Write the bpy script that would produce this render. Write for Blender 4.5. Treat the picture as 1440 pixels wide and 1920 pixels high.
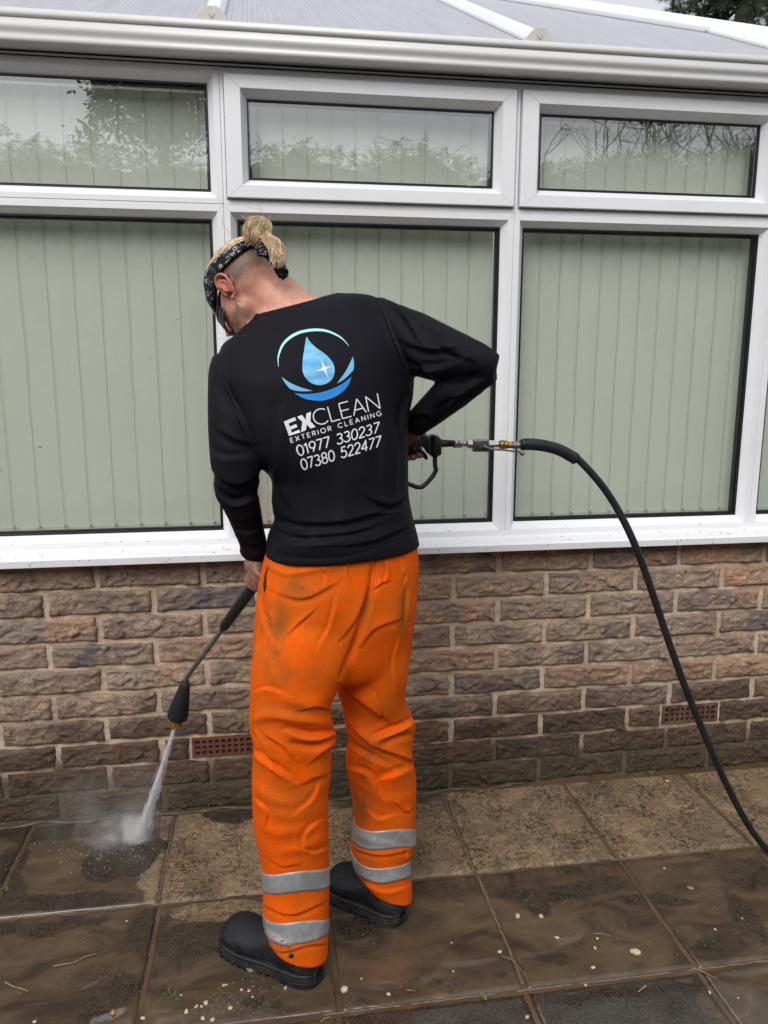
import bpy, bmesh, math, random
import numpy as np
from mathutils import Vector, Matrix
from mathutils.bvhtree import BVHTree

for _o in list(bpy.data.objects): bpy.data.objects.remove(_o)
S = bpy.context.scene
COL = S.collection
RNG = np.random.default_rng(7)
random.seed(7)

# ------------------------------------------------------------------ camera
FPX, YAW, PITCH, ROLL, CD, CH = 1471.97, math.radians(8.694), math.radians(10.624), math.radians(0.073), 2.5722, 1.5
CAM = np.array([0.0, -CD, CH])
_w = np.array([math.sin(YAW)*math.cos(PITCH), math.cos(YAW)*math.cos(PITCH), -math.sin(PITCH)])
_r0 = np.array([math.cos(YAW), -math.sin(YAW), 0.0]); _u0 = np.cross(_r0, _w)
_r = math.cos(ROLL)*_r0 + math.sin(ROLL)*_u0
_u = -math.sin(ROLL)*_r0 + math.cos(ROLL)*_u0
cam_data = bpy.data.cameras.new('camera')
cam = bpy.data.objects.new('camera', cam_data); COL.objects.link(cam)
cam_data.sensor_fit = 'VERTICAL'; cam_data.sensor_height = 32.0
cam_data.lens = 32.0*FPX/1920.0
cam_data.clip_start = 0.05; cam_data.clip_end = 500
m = Matrix(((_r[0], _u[0], -_w[0], 0), (_r[1], _u[1], -_w[1], -CD), (_r[2], _u[2], -_w[2], CH), (0, 0, 0, 1)))
cam.matrix_world = m
S.camera = cam

# ------------------------------------------------------------------ light
wd = bpy.data.worlds.new('World'); S.world = wd; wd.use_nodes = True
nt = wd.node_tree; nt.nodes.clear()
sky = nt.nodes.new('ShaderNodeTexSky'); sky.sky_type = 'NISHITA'; sky.sun_disc = False
SUN_EL, SUN_AZ = math.radians(40), math.radians(-158)
sky.sun_elevation = SUN_EL; sky.sun_rotation = SUN_AZ
sky.air_density = 1.0; sky.dust_density = 3.0; sky.ozone_density = 1.0
# an overcast sky: the blue is veiled to a pale even grey
hs = nt.nodes.new('ShaderNodeHueSaturation'); hs.inputs['Saturation'].default_value = 0.12
mixc = nt.nodes.new('ShaderNodeMix'); mixc.data_type = 'RGBA'; mixc.inputs[0].default_value = 0.80
mixc.inputs[7].default_value = (3.9, 4.02, 4.40, 1)
bg = nt.nodes.new('ShaderNodeBackground'); bg.inputs[1].default_value = 0.11
wo = nt.nodes.new('ShaderNodeOutputWorld')
nt.links.new(sky.outputs[0], hs.inputs['Color']); nt.links.new(hs.outputs[0], mixc.inputs[6])
nt.links.new(mixc.outputs[2], bg.inputs[0]); nt.links.new(bg.outputs[0], wo.inputs[0])
sd = bpy.data.lights.new('sun', 'SUN'); sd.energy = 1.5; sd.angle = math.radians(42); sd.color = (1, 0.97, 0.93)
sun = bpy.data.objects.new('sun', sd); COL.objects.link(sun)
sdir = Vector((math.sin(SUN_AZ)*math.cos(SUN_EL), math.cos(SUN_AZ)*math.cos(SUN_EL), math.sin(SUN_EL)))
sun.rotation_euler = sdir.to_track_quat('Z', 'Y').to_euler(); sun.location = (0, -3, 8)
S.view_settings.view_transform = 'Standard'; S.view_settings.look = 'None'
S.view_settings.gamma = 1; S.view_settings.use_curve_mapping = False
S.view_settings.exposure = 0.80
S.render.engine = 'CYCLES'
S.cycles.max_bounces = 8; S.cycles.transparent_max_bounces = 24; S.cycles.volume_bounces = 4
S.cycles.use_denoising = True

# ------------------------------------------------------------------ helpers
def ray(x, y): return _w + _r*(x-720)/FPX - _u*(y-960)/FPX
def PY(x, y, Y): d = ray(x, y); return CAM + d*(Y+CD)/d[1]
def PZ(x, y, Z=0.0): d = ray(x, y); return CAM + d*(Z-CH)/d[2]
def proj(P):
    d = np.asarray(P)-CAM; z = d@_w
    return 720+FPX*(d@_r)/z, 960-FPX*(d@_u)/z

def _hash(ix, iy, iz, seed):
    h = (ix*374761393 + iy*668265263 + iz*2147483647 + seed*974634777) & 0xFFFFFFFF
    h = ((h ^ (h >> 13))*1274126177) & 0xFFFFFFFF
    h = (h ^ (h >> 16)) & 0xFFFFFFFF
    return h/4294967295.0
def vnoise(P, seed=0):
    P = np.asarray(P, float); i = np.floor(P).astype(np.int64); f = P-i; f = f*f*(3-2*f)
    out = 0
    for dx in (0, 1):
        for dy in (0, 1):
            for dz in (0, 1):
                wgt = (f[..., 0] if dx else 1-f[..., 0])*(f[..., 1] if dy else 1-f[..., 1])*(f[..., 2] if dz else 1-f[..., 2])
                out = out + wgt*_hash(i[..., 0]+dx, i[..., 1]+dy, i[..., 2]+dz, seed)
    return out*2-1
def fbm(P, octaves=4, seed=0, lac=2.03, gain=0.5):
    P = np.asarray(P, float); a = 1; s = 0; t = 0
    for o in range(octaves):
        s = s + a*vnoise(P*lac**o + 17.3*o, seed+o); t += a; a *= gain
    return s/t
def smooth(a, b, x): t = np.clip((x-a)/(b-a), 0, 1); return t*t*(3-2*t)

def mesh_data(name, V, F, smooth_=True, attrs=None):
    me = bpy.data.meshes.new(name)
    V = np.asarray(V, float)
    me.from_pydata([tuple(v) for v in V], [], [tuple(int(i) for i in f) for f in F])
    if smooth_: me.polygons.foreach_set('use_smooth', [True]*len(me.polygons))
    for k, a in (attrs or {}).items():
        at = me.attributes.new(k, 'FLOAT', 'POINT'); at.data.foreach_set('value', np.asarray(a, np.float32))
    me.update()
    return me
def wmat(o):
    M = Matrix.LocRotScale(o.location, o.rotation_euler, o.scale)
    return wmat(o.parent) @ o.matrix_parent_inverse @ M if o.parent else M
def link(name, me, mat=None, parent=None, loc=None):
    o = bpy.data.objects.new(name, me); COL.objects.link(o)
    if mat is not None and me is not None and not me.materials: me.materials.append(mat)
    if parent is not None:      # children are built in world coordinates
        o.parent = parent; o.matrix_parent_inverse = wmat(parent).inverted()
    if loc is not None: o.location = loc
    return o
def obj(name, geo, mat, parent=None, smooth_=True, attrs=None, bevel=None):
    V, F = geo
    me = mesh_data(name, V, F, smooth_, attrs)
    o = link(name, me, mat, parent)
    if bevel:
        b = o.modifiers.new('bevel', 'BEVEL'); b.width = bevel; b.segments = 2; b.limit_method = 'ANGLE'
    return o
def tag(o, label=None, cat=None, group=None, kind=None):
    if label: o['label'] = label
    if cat: o['category'] = cat
    if group: o['group'] = group
    if kind: o['kind'] = kind
    return o
def empty(name, loc=(0, 0, 0), label=None, cat=None, group=None, kind=None):
    o = bpy.data.objects.new(name, None); COL.objects.link(o); o.location = loc; o.empty_display_size = 0.1
    return tag(o, label, cat, group, kind)
def box(x0, x1, y0, y1, z0, z1):
    V = [(x0,y0,z0),(x1,y0,z0),(x1,y1,z0),(x0,y1,z0),(x0,y0,z1),(x1,y0,z1),(x1,y1,z1),(x0,y1,z1)]
    F = [(0,3,2,1),(4,5,6,7),(0,1,5,4),(1,2,6,5),(2,3,7,6),(3,0,4,7)]
    return V, F
def join(*geos):
    V, F, n = [], [], 0
    for v, f in geos:
        V += [tuple(p) for p in v]; F += [tuple(i+n for i in q) for q in f]; n += len(v)
    return V, F
def loft(rings, cap=True, closed=True):
    rings = [np.asarray(r, float) for r in rings]; n = len(rings[0]); V = np.concatenate(rings); F = []
    for k in range(len(rings)-1):
        for i in range(n if closed else n-1):
            j = (i+1) % n
            F.append((k*n+i, k*n+j, (k+1)*n+j, (k+1)*n+i))
    if cap:
        F.append(tuple(range(n-1, -1, -1))); F.append(tuple((len(rings)-1)*n+i for i in range(n)))
    return V, F
def catmull(P, sub=6):
    P = [np.asarray(p, float) for p in P]
    if len(P) < 3: return [P[0]+(P[1]-P[0])*t for t in np.linspace(0, 1, sub+1)]
    Q = [2*P[0]-P[1]]+P+[2*P[-1]-P[-2]]; out = []
    for i in range(1, len(Q)-2):
        for t in np.linspace(0, 1, sub, endpoint=False):
            a, b, c, d = Q[i-1:i+3]
            out.append(0.5*((2*b)+(-a+c)*t+(2*a-5*b+4*c-d)*t*t+(-a+3*b-3*c+d)*t**3))
    out.append(P[-1]); return out
def tube(path, r, n=10, cap=True, flat=1.0, up=None):
    """swept tube; r a number or one radius per point; flat squashes it along its second axis"""
    P = [np.asarray(p, float) for p in path]; R = [r]*len(P) if np.isscalar(r) else list(r)
    rings = []; nrm = None
    for i, p in enumerate(P):
        t = P[min(i+1, len(P)-1)]-P[max(i-1, 0)]; t = t/(np.linalg.norm(t)+1e-12)
        if nrm is None:
            a = np.array(up, float) if up is not None else (np.array([0, 0, 1.]) if abs(t[2]) < .9 else np.array([1., 0, 0]))
            nrm = np.cross(t, a); nrm /= np.linalg.norm(nrm)
        nrm = nrm - t*(nrm@t); nrm /= (np.linalg.norm(nrm)+1e-12)
        b = np.cross(t, nrm)
        A = np.linspace(0, 2*math.pi, n, endpoint=False)
        rings.append(p + R[i]*(np.cos(A)[:, None]*nrm + flat*np.sin(A)[:, None]*b))
    return loft(rings, cap)
def ellipsoid(c, rad, M=None, nu=24, nv=16):
    V = []; F = []
    for j in range(nv+1):
        th = math.pi*j/nv
        for i in range(nu):
            ph = 2*math.pi*i/nu
            V.append((rad[0]*math.sin(th)*math.cos(ph), rad[1]*math.sin(th)*math.sin(ph), rad[2]*math.cos(th)))
    V = np.array(V)
    if M is not None: V = V@np.asarray(M).T
    V = V+np.asarray(c)
    for j in range(nv):
        for i in range(nu):
            k = (i+1) % nu
            F.append((j*nu+i, (j+1)*nu+i, (j+1)*nu+k, j*nu+k))
    return V, F
def prism(poly2, place, depth):
    """poly2: 2-D outline; place(u,v,w) -> 3-D; extruded w from 0..depth"""
    n = len(poly2)
    V = [place(u, v, 0) for u, v in poly2]+[place(u, v, depth) for u, v in poly2]
    F = [tuple(range(n)), tuple(range(2*n-1, n-1, -1))]+[(i, i+n, (i+1) % n+n, (i+1) % n) for i in range(n)]
    return V, F
def union(geos, voxel, smooth_it=3):
    """several overlapping solids -> ONE continuous skin"""
    V, F = join(*geos)
    me = mesh_data('tmp', V, F, False)
    o = bpy.data.objects.new('tmp', me); COL.objects.link(o)
    bm = bmesh.new(); bm.from_mesh(me); bmesh.ops.recalc_face_normals(bm, faces=bm.faces); bm.to_mesh(me); bm.free()
    r = o.modifiers.new('r', 'REMESH'); r.mode = 'VOXEL'; r.voxel_size = voxel; r.adaptivity = 0
    if smooth_it:
        s = o.modifiers.new('s', 'SMOOTH'); s.factor = 0.6; s.iterations = smooth_it
    dg = bpy.context.evaluated_depsgraph_get(); dg.update()
    me2 = bpy.data.meshes.new_from_object(o.evaluated_get(dg))
    n = len(me2.vertices); Vn = np.empty(n*3); me2.vertices.foreach_get('co', Vn)
    Fn = np.empty(len(me2.loops), int); me2.loops.foreach_get('vertex_index', Fn)
    sizes = np.empty(len(me2.polygons), int); me2.polygons.foreach_get('loop_total', sizes)
    bpy.data.objects.remove(o); bpy.data.meshes.remove(me); bpy.data.meshes.remove(me2)
    if (sizes == 4).all(): return Vn.reshape(-1, 3), Fn.reshape(-1, 4)
    out = []; k = 0
    for s_ in sizes: out.append(tuple(Fn[k:k+s_])); k += s_
    return Vn.reshape(-1, 3), out
def vnormals(V, F):
    F = np.asarray(F); a = V[F[:, 0]]; c = V[F[:, 2]]; b = V[F[:, 1]]; d = V[F[:, 3]]
    fn = np.cross(c-a, d-b); N = np.zeros_like(V)
    for k in range(4): np.add.at(N, F[:, k], fn)
    return N/(np.linalg.norm(N, axis=1, keepdims=True)+1e-12)
def quads_mesh(name, V, F, mat, parent=None, attrs=None):
    """fast path for big all-quad meshes"""
    me = bpy.data.meshes.new(name); F = np.asarray(F, np.int32)
    me.vertices.add(len(V)); me.vertices.foreach_set('co', np.asarray(V, np.float32).ravel())
    me.loops.add(F.size); me.loops.foreach_set('vertex_index', F.ravel())
    me.polygons.add(len(F)); me.polygons.foreach_set('loop_start', np.arange(0, F.size, F.shape[1], dtype=np.int32))
    me.update(calc_edges=True)
    me.polygons.foreach_set('use_smooth', np.ones(len(F), bool))
    for k, a in (attrs or {}).items():
        at = me.attributes.new(k, 'FLOAT', 'POINT'); at.data.foreach_set('value', np.asarray(a, np.float32))
    me.validate(); me.update()
    return link(name, me, mat, parent)

# ------------------------------------------------------------------ materials
class Mat:
    def __init__(s, name, **kw):
        s.m = bpy.data.materials.new(name); s.m.use_nodes = True; s.t = s.m.node_tree
        s.b = s.t.nodes['Principled BSDF']; s.out = s.t.nodes['Material Output']
        for k, v in kw.items():
            key = {'color': 'Base Color', 'rough': 'Roughness', 'metal': 'Metallic', 'spec': 'Specular IOR Level', 'sheen': 'Sheen Weight', 'coat': 'Coat Weight',
                   'sss': 'Subsurface Weight', 'trans': 'Transmission Weight'}[k]
            s.set(key, v)
    def set(s, key, v):
        if hasattr(v, 'is_output') or isinstance(v, bpy.types.NodeSocket): s.t.links.new(v, s.b.inputs[key])
        else:
            if key == 'Base Color' and len(v) == 3: v = (*v, 1)
            s.b.inputs[key].default_value = v
    def n(s, kind, **inp):
        nd = s.t.nodes.new(kind)
        for k, v in inp.items(): s.inp(nd, k, v)
        return nd
    def inp(s, nd, k, v):
        sock = nd.inputs[int(k[1:])] if k[0] == 'i' and k[1:].isdigit() else nd.inputs[k]
        if isinstance(v, bpy.types.NodeSocket): s.t.links.new(v, sock)
        else: sock.default_value = v
    def coord(s, kind='Object'): return s.t.nodes.new('ShaderNodeTexCoord').outputs[kind]
    def world(s): return s.t.nodes.new('ShaderNodeNewGeometry').outputs['Position']
    def attr(s, name): nd = s.t.nodes.new('ShaderNodeAttribute'); nd.attribute_name = name; return nd.outputs['Fac']
    def rnd(s): return s.t.nodes.new('ShaderNodeObjectInfo').outputs['Random']
    def noise(s, vec, scale, detail=4, rough=.55, dist=0, w=None):
        nd = s.t.nodes.new('ShaderNodeTexNoise')
        if w is not None: nd.noise_dimensions = '4D'; s.inp(nd, 'W', w)
        s.inp(nd, 'Vector', vec); s.inp(nd, 'Scale', scale); s.inp(nd, 'Detail', detail); s.inp(nd, 'Roughness', rough); s.inp(nd, 'Distortion', dist)
        return nd.outputs[0]
    def ramp(s, fac, *stops):
        nd = s.t.nodes.new('ShaderNodeValToRGB'); s.t.links.new(fac, nd.inputs[0]); e = nd.color_ramp.elements
        while len(e) < len(stops): e.new(0.5)
        for k, (p, c) in enumerate(stops):
            e[k].position = p; e[k].color = (c, c, c, 1) if np.isscalar(c) else (*c, 1)
        return nd.outputs[0]
    def mix(s, fac, a, b, mode='MIX'):
        nd = s.t.nodes.new('ShaderNodeMix'); nd.data_type = 'RGBA'; nd.blend_type = mode
        for k, v in ((0, fac), (6, a), (7, b)):
            if isinstance(v, bpy.types.NodeSocket): s.t.links.new(v, nd.inputs[k])
            else: nd.inputs[k].default_value = v if (k == 0 or len(v) == 4) else (*v, 1)
        return nd.outputs[2]
    def math(s, op, a, b=0.0, c=0.0):
        nd = s.t.nodes.new('ShaderNodeMath'); nd.operation = op
        for k, v in enumerate((a, b, c)):
            if isinstance(v, bpy.types.NodeSocket): s.t.links.new(v, nd.inputs[k])
            else: nd.inputs[k].default_value = v
        return nd.outputs[0]
    def scale(s, vec, xyz):
        nd = s.t.nodes.new('ShaderNodeMapping'); s.t.links.new(vec, nd.inputs[0]); nd.inputs['Scale'].default_value = xyz; return nd.outputs[0]
    def sep(s, vec): nd = s.t.nodes.new('ShaderNodeSeparateXYZ'); s.t.links.new(vec, nd.inputs[0]); return nd.outputs
    def bump(s, h, strength=.3, dist=.002):
        nd = s.t.nodes.new('ShaderNodeBump'); s.t.links.new(h, nd.inputs['Height']); nd.inputs['Strength'].default_value = strength; nd.inputs['Distance'].default_value = dist
        s.t.links.new(nd.outputs[0], s.b.inputs['Normal']); return nd

def plain(name, color, rough=.5, grain=.12, gscale=40, bump=0.0, bscale=200, **kw):
    M = Mat(name, rough=rough, **kw); c = M.coord()
    f = M.noise(c, gscale, 5)
    lo = tuple(max(0, x*(1-grain)) for x in color); hi = tuple(min(1, x*(1+grain)) for x in color)
    M.set('Base Color', M.ramp(f, (.3, lo), (.7, hi)))
    if bump: M.bump(M.noise(c, bscale, 3), bump, .001)
    return M.m

# ================================================================== MATERIALS OF THE SETTING
def upvc_mat(name, col=(0.80, 0.81, 0.84)):
    M = Mat(name, rough=.32); c = M.coord()
    d = M.noise(c, 3.0, 6, .65); d2 = M.noise(c, 160, 3)
    base = M.mix(M.math('MULTIPLY', M.ramp(d, (.45, 0.0), (.75, 1.0)), .25), col, (0.62, 0.60, 0.55))
    speck = M.ramp(d2, (.70, 0.0), (.76, .7))
    M.set('Base Color', M.mix(speck, base, (.42, .38, .32)))
    M.set('Roughness', M.ramp(d, (.2, .25), (.8, .42)))
    return M.m
UPVC = upvc_mat('white_upvc')
UPVC_G = upvc_mat('white_gutter_plastic', (0.68, 0.68, 0.68))
CAPM = plain('cream_end_cap_plastic', (0.55, 0.54, 0.50), .45, .08)
GASKET = plain('black_rubber', (0.008, 0.009, 0.012), .45, .1)
SEAM = plain('grey_seam', (.28, .28, .29), .6)
def glass_mat():
    m = bpy.data.materials.new('window_glass'); m.use_nodes = True; t = m.node_tree; t.nodes.clear()
    o = t.nodes.new('ShaderNodeOutputMaterial'); mx = t.nodes.new('ShaderNodeMixShader'); tr = t.nodes.new('ShaderNodeBsdfTransparent'); gl = t.nodes.new('ShaderNodeBsdfGlossy')
    tr.inputs[0].default_value = (.95, .97, .95, 1); gl.inputs['Roughness'].default_value = 0.0; gl.inputs[0].default_value = (1, 1, 1, 1)
    # thin sealed unit: the same reflectance from either side (Schlick)
    ge = t.nodes.new('ShaderNodeNewGeometry'); dt = t.nodes.new('ShaderNodeVectorMath'); dt.operation = 'DOT_PRODUCT'
    t.links.new(ge.outputs['True Normal'], dt.inputs[0]); t.links.new(ge.outputs['Incoming'], dt.inputs[1])
    ab = t.nodes.new('ShaderNodeMath'); ab.operation = 'ABSOLUTE'; t.links.new(dt.outputs['Value'], ab.inputs[0])
    om = t.nodes.new('ShaderNodeMath'); om.operation = 'SUBTRACT'; om.inputs[0].default_value = 1.0; t.links.new(ab.outputs[0], om.inputs[1])
    fr = t.nodes.new('ShaderNodeMath'); fr.operation = 'POWER'; fr.inputs[1].default_value = 5.0; t.links.new(om.outputs[0], fr.inputs[0])
    mu = t.nodes.new('ShaderNodeMath'); mu.operation = 'MULTIPLY_ADD'; mu.inputs[1].default_value = 0.75; mu.inputs[2].default_value = 0.245
    g = t.nodes.new('ShaderNodeTexCoord'); nz = t.nodes.new('ShaderNodeTexNoise'); nz.inputs['Scale'].default_value = 2.2; nz.inputs['Detail'].default_value = 1
    bp = t.nodes.new('ShaderNodeBump'); bp.inputs['Strength'].default_value = .06; bp.inputs['Distance'].default_value = .004
    t.links.new(g.outputs['Object'], nz.inputs[0]); t.links.new(nz.outputs[0], bp.inputs['Height']); t.links.new(bp.outputs[0], gl.inputs['Normal'])
    t.links.new(fr.outputs[0], mu.inputs[0]); t.links.new(mu.outputs[0], mx.inputs[0]); t.links.new(tr.outputs[0], mx.inputs[1]); t.links.new(gl.outputs[0], mx.inputs[2]); t.links.new(mx.outputs[0], o.inputs[0])
    return m
GLASS = glass_mat()
def vane_mat():
    M = Mat('blind_fabric', rough=.85, spec=.2); c = M.coord()
    wv = M.noise(M.scale(c, (900, 900, 60)), 1, 2); sl = M.noise(M.scale(c, (3, 3, .6)), 2, 3)
    base = M.mix(M.ramp(sl, (.3, 0), (.7, 1)), (.735, .760, .690), (.775, .795, .735))
    base = M.mix(M.math('MULTIPLY', wv, .2), base, (.70, .72, .60))
    M.set('Base Color', base)
    tl = M.n('ShaderNodeBsdfTranslucent'); tl.inputs[0].default_value = (.86, .90, .76, 1)
    mx = M.n('ShaderNodeMixShader'); mx.inputs[0].default_value = .10
    M.t.links.new(M.b.outputs[0], mx.inputs[1]); M.t.links.new(tl.outputs[0], mx.inputs[2]); M.t.links.new(mx.outputs[0], M.out.inputs[0])
    return M.m
VANE = vane_mat()
VEDGE = plain('blind_vane_edge', (.60, .57, .47), .8)

def brick_mat():
    M = Mat('stone_faced_brick'); c = M.coord(); r = M.rnd(); w = M.world(); z = M.sep(w)[2]
    ci = M.n('ShaderNodeVectorMath', i0=c); ci.operation = 'ADD'
    comb = M.n('ShaderNodeCombineXYZ', X=M.math('MULTIPLY', r, 37.0), Y=M.math('MULTIPLY', r, 11.0)); M.t.links.new(comb.outputs[0], ci.inputs[1]); c = ci.outputs[0]
    tone = M.ramp(r, (0.0, (.34, .255, .195)), (.22, (.50, .355, .245)), (.45, (.36, .28, .225)), (.62, (.56, .37, .24)), (.8, (.235, .20, .185)), (1.0, (.48, .355, .26)))
    big = M.noise(c, 7, 3, .5, .8)
    tone = M.mix(M.ramp(big, (.42, 0.0), (.62, 1.0)), tone, M.mix(r, (.150, .138, .145), (.58, .35, .22)))
    fine = M.noise(c, 90, 6, .65)
    tone = M.mix(.8, tone, M.ramp(fine, (.25, .50), (.75, 1.45)), 'MULTIPLY')
    cr = M.math('ABSOLUTE', M.math('SUBTRACT', M.noise(M.scale(c, (1, 1, 2.3)), 22, 8, .66, 1.1), .5))
    # limescale bloom and algae near the ground, wet from the wash
    hgt = M.attr('low')
    wetn = M.noise(w, 4, 4, .6)
    wet = M.ramp(M.math('ADD', M.math('MULTIPLY', z, -1.35), M.math('ADD', M.math('MULTIPLY', wetn, .55), .52)), (.22, 0.0), (.46, 1.0))
    tone = M.mix(M.math('MULTIPLY', wet, .92), tone, M.mix(1.0, tone, (.22, .155, .10), 'MULTIPLY'))
    alg = M.ramp(M.math('ADD', M.math('MULTIPLY', z, -3.2), M.math('ADD', M.noise(w, 9, 5, .6), .32)), (.30, 0.0), (.62, .75))
    tone = M.mix(alg, tone, (.060, .046, .016))
    bl = M.ramp(M.noise(w, 34, 5, .7, .6), (.63, 0.0), (.72, 1.0))
    band = M.ramp(z, (.10, 0.0), (.20, 1.0), (.42, 1.0), (.5, 0.0))
    tone = M.mix(M.math('MULTIPLY', M.math('MULTIPLY', bl, band), .45), tone, (.46, .36, .26))
    M.set('Base Color', tone)
    M.set('Roughness', M.mix(wet, (.82, .82, .82), M.ramp(M.noise(c, 30, 3), (.35, .14), (.7, .42))))
    M.set('Specular IOR Level', M.mix(wet, (.25, .25, .25), (.68, .68, .68)))
    h = M.math('ADD', M.math('MULTIPLY', cr, 2.6), M.math('MULTIPLY', fine, .35))
    M.bump(h, 1.0, .008)
    return M.m
BRICK = brick_mat()
def mortar_mat():
    M = Mat('mortar', rough=.9, spec=.15); c = M.coord(); z = M.sep(c)[2]
    f = M.noise(c, 55, 6, .7); g = M.noise(c, 4, 4)
    base = M.ramp(f, (.25, (.50, .385, .285)), (.7, (.74, .59, .46)))
    base = M.mix(M.ramp(M.noise(c, 11, 6, .7), (.42, 0), (.66, .75)), base, (.33, .25, .185))
    low = M.ramp(M.math('ADD', M.math('MULTIPLY', z, -3.6), M.math('ADD', M.noise(c, 8, 4), .45)), (.2, 0.0), (.55, .9))
    base = M.mix(low, base, (.085, .066, .038))
    M.set('Base Color', base); M.bump(M.math('ADD', M.noise(c, 120, 5, .7), M.math('MULTIPLY', M.noise(c, 28, 4), 2.0)), .9, .004)
    return M.m
MORTAR = mortar_mat()

# ================================================================== CONSERVATORY
cons = empty('conservatory', (0.5, 0.05, 0), 'white framed conservatory on a low rock faced brick wall behind the worker', 'conservatory')
BY = -0.030          # the line of the brick faces
WX0, WX1 = -1.75, 2.95
wallobj = obj('dwarf_wall', box(WX0, WX1, BY-.0005, .14, -.06, .882), MORTAR, cons, False)
# bricks: rock faced, a dozen different faces shared between them
ZJ = [.882, .790, .703, .615, .528, .440, .352, .265, .178, .088, -.004]
def brick_geo(wid, hgt, seed, flat=1.0):
    nx, nz = max(8, int(wid/.0055)), 16
    xs = np.linspace(-wid/2, wid/2, nx+1); zs = np.linspace(-hgt/2, hgt/2, nz+1)
    X, Z = np.meshgrid(xs, zs, indexing='ij')
    P = np.stack([X*13+seed*9.1, Z*26+seed*3.7, np.full_like(X, seed*1.3)], -1)
    warp = fbm(P*.7, 3, 50+seed)[..., None]*np.array([1.2, 1.2, 0])
    rg = 1-np.abs(fbm(P+warp, 5, seed, gain=.58))*3.0
    sl = fbm(P*np.array([.45, .45, 1]), 2, seed+9)
    sg = np.random.default_rng(seed*7+1); nf = 26; fx = sg.uniform(-wid/2, wid/2, nf); fz = sg.uniform(-hgt/2, hgt/2, nf); ga, gb, gc = sg.normal(0, .22, nf), sg.normal(0, .35, nf), sg.uniform(-.5, .5, nf)
    wx = X+fbm(P*1.5, 3, seed+12)*.012; wz = Z+fbm(P*1.5+9, 3, seed+13)*.008
    dd = np.stack([(wx-fx[i])**2*.45+(wz-fz[i])**2 for i in range(nf)]); ii = dd.argmin(0)
    facet = gc[ii]*.0065+ga[ii]*(wx-fx[ii])*.5+gb[ii]*(wz-fz[ii])*.5     # planes where the face was split off
    q_ = (Z/hgt*2.1+fbm(P*np.array([.8, .5, 1]), 4, seed+31)*2.4+X*2)      # torn ledges running along the stone
    fr = q_-np.floor(q_); step = np.where(fr < .82, fr/.82, (1-fr)/.18)-.5
    ed = np.minimum(np.minimum(X+wid/2, wid/2-X)/.007, np.minimum(Z+hgt/2, hgt/2-Z)/.006)
    ed = ed*(1+.5*fbm(P*2.2, 2, seed+44))
    e = np.clip(ed, 0, 1)**.7
    hh = np.maximum(.0014, (.001 + e*(.0078+.0050*rg+.0050*sl+.0060*step+facet))*flat)
    X = X + (1-e)*fbm(P*2, 3, seed+70)*.0060; Z = Z+(1-e)*fbm(P*1.6, 3, seed+71)*.0085
    Vf = np.stack([X, -hh, Z], -1).reshape(-1, 3)
    n1 = nz+1; F = []
    for i in range(nx):
        for j in range(nz): F.append((i*n1+j, (i+1)*n1+j, (i+1)*n1+j+1, i*n1+j+1))
    loop = [i*n1 for i in range(nx+1)]+[nx*n1+j for j in range(1, nz+1)]+[i*n1+nz for i in range(nx-1, -1, -1)]+[j for j in range(nz-1, 0, -1)]
    k0 = len(Vf); back = Vf[loop].copy(); back[:, 1] = .03
    V = np.concatenate([Vf, back]); L = len(loop)
    for i in range(L): j = (i+1) % L; F.append((loop[i], k0+i, k0+j, loop[j]))
    return V, F
_bc = {}
def brick_mesh(wid, hgt, k, flat=1.0):
    key = (round(wid, 3), round(hgt, 3), k, flat)
    if key not in _bc:
        V, F = brick_geo(wid, hgt, k, flat); _bc[key] = mesh_data('brick', V, F)
    return _bc[key]
airs = [(PY(358, 1400, BY)[0]+.004, PY(477, 1395, BY)[0]), (PY(1240, 1345, BY)[0], PY(1240, 1345, BY)[0]+.222)]
for c in range(10):
    z1, z0 = ZJ[c]-(.004 if c == 0 else .0070), ZJ[c+1]+.0070
    off = .79 if c % 2 == 0 else .63
    x = off-.333*8
    segs = []
    while x < WX1:
        segs.append((x, x+.333)); x += .333
    if c == 7:      # the course with the two air bricks
        s2 = []
        for a, b in segs:
            cut = [q for q in airs if q[0] < b and q[1] > a]
            if not cut: s2.append((a, b)); continue
            q = cut[0]
            if q[0]-a > .05: s2.append((a, q[0]-.002))
            if b-q[1] > .05: s2.append((q[1]+.002, b))
        segs = s2
    for a, b in segs:
        a2, b2 = max(a, WX0)+.0095, min(b, WX1)-.0095
        if b2-a2 < .03: continue
        jit = random.uniform(-.0025, .0025)
        wid = round(b2-a2, 2) if abs((b2-a2)-.314) > .02 else .314
        me = brick_mesh(wid, round(z1-z0, 3), random.randrange(16), .75 if c > 7 else 1.0)
        o = link('brick', me, BRICK, wallobj, ((a2+b2)/2, BY+random.uniform(-.003, .0), (z0+z1)/2+jit*.5))
        o.rotation_euler[1] = random.uniform(-.004, .004)
TERRA = plain('terracotta', (.150, .050, .030), .7, .35, 60, .4)
TERRA_D = plain('weathered_terracotta', (.125, .062, .040), .7, .5, 40, .4)
VENT_SHADE = plain('vent_hole_shade', (.012, .008, .006), .9)
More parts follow.
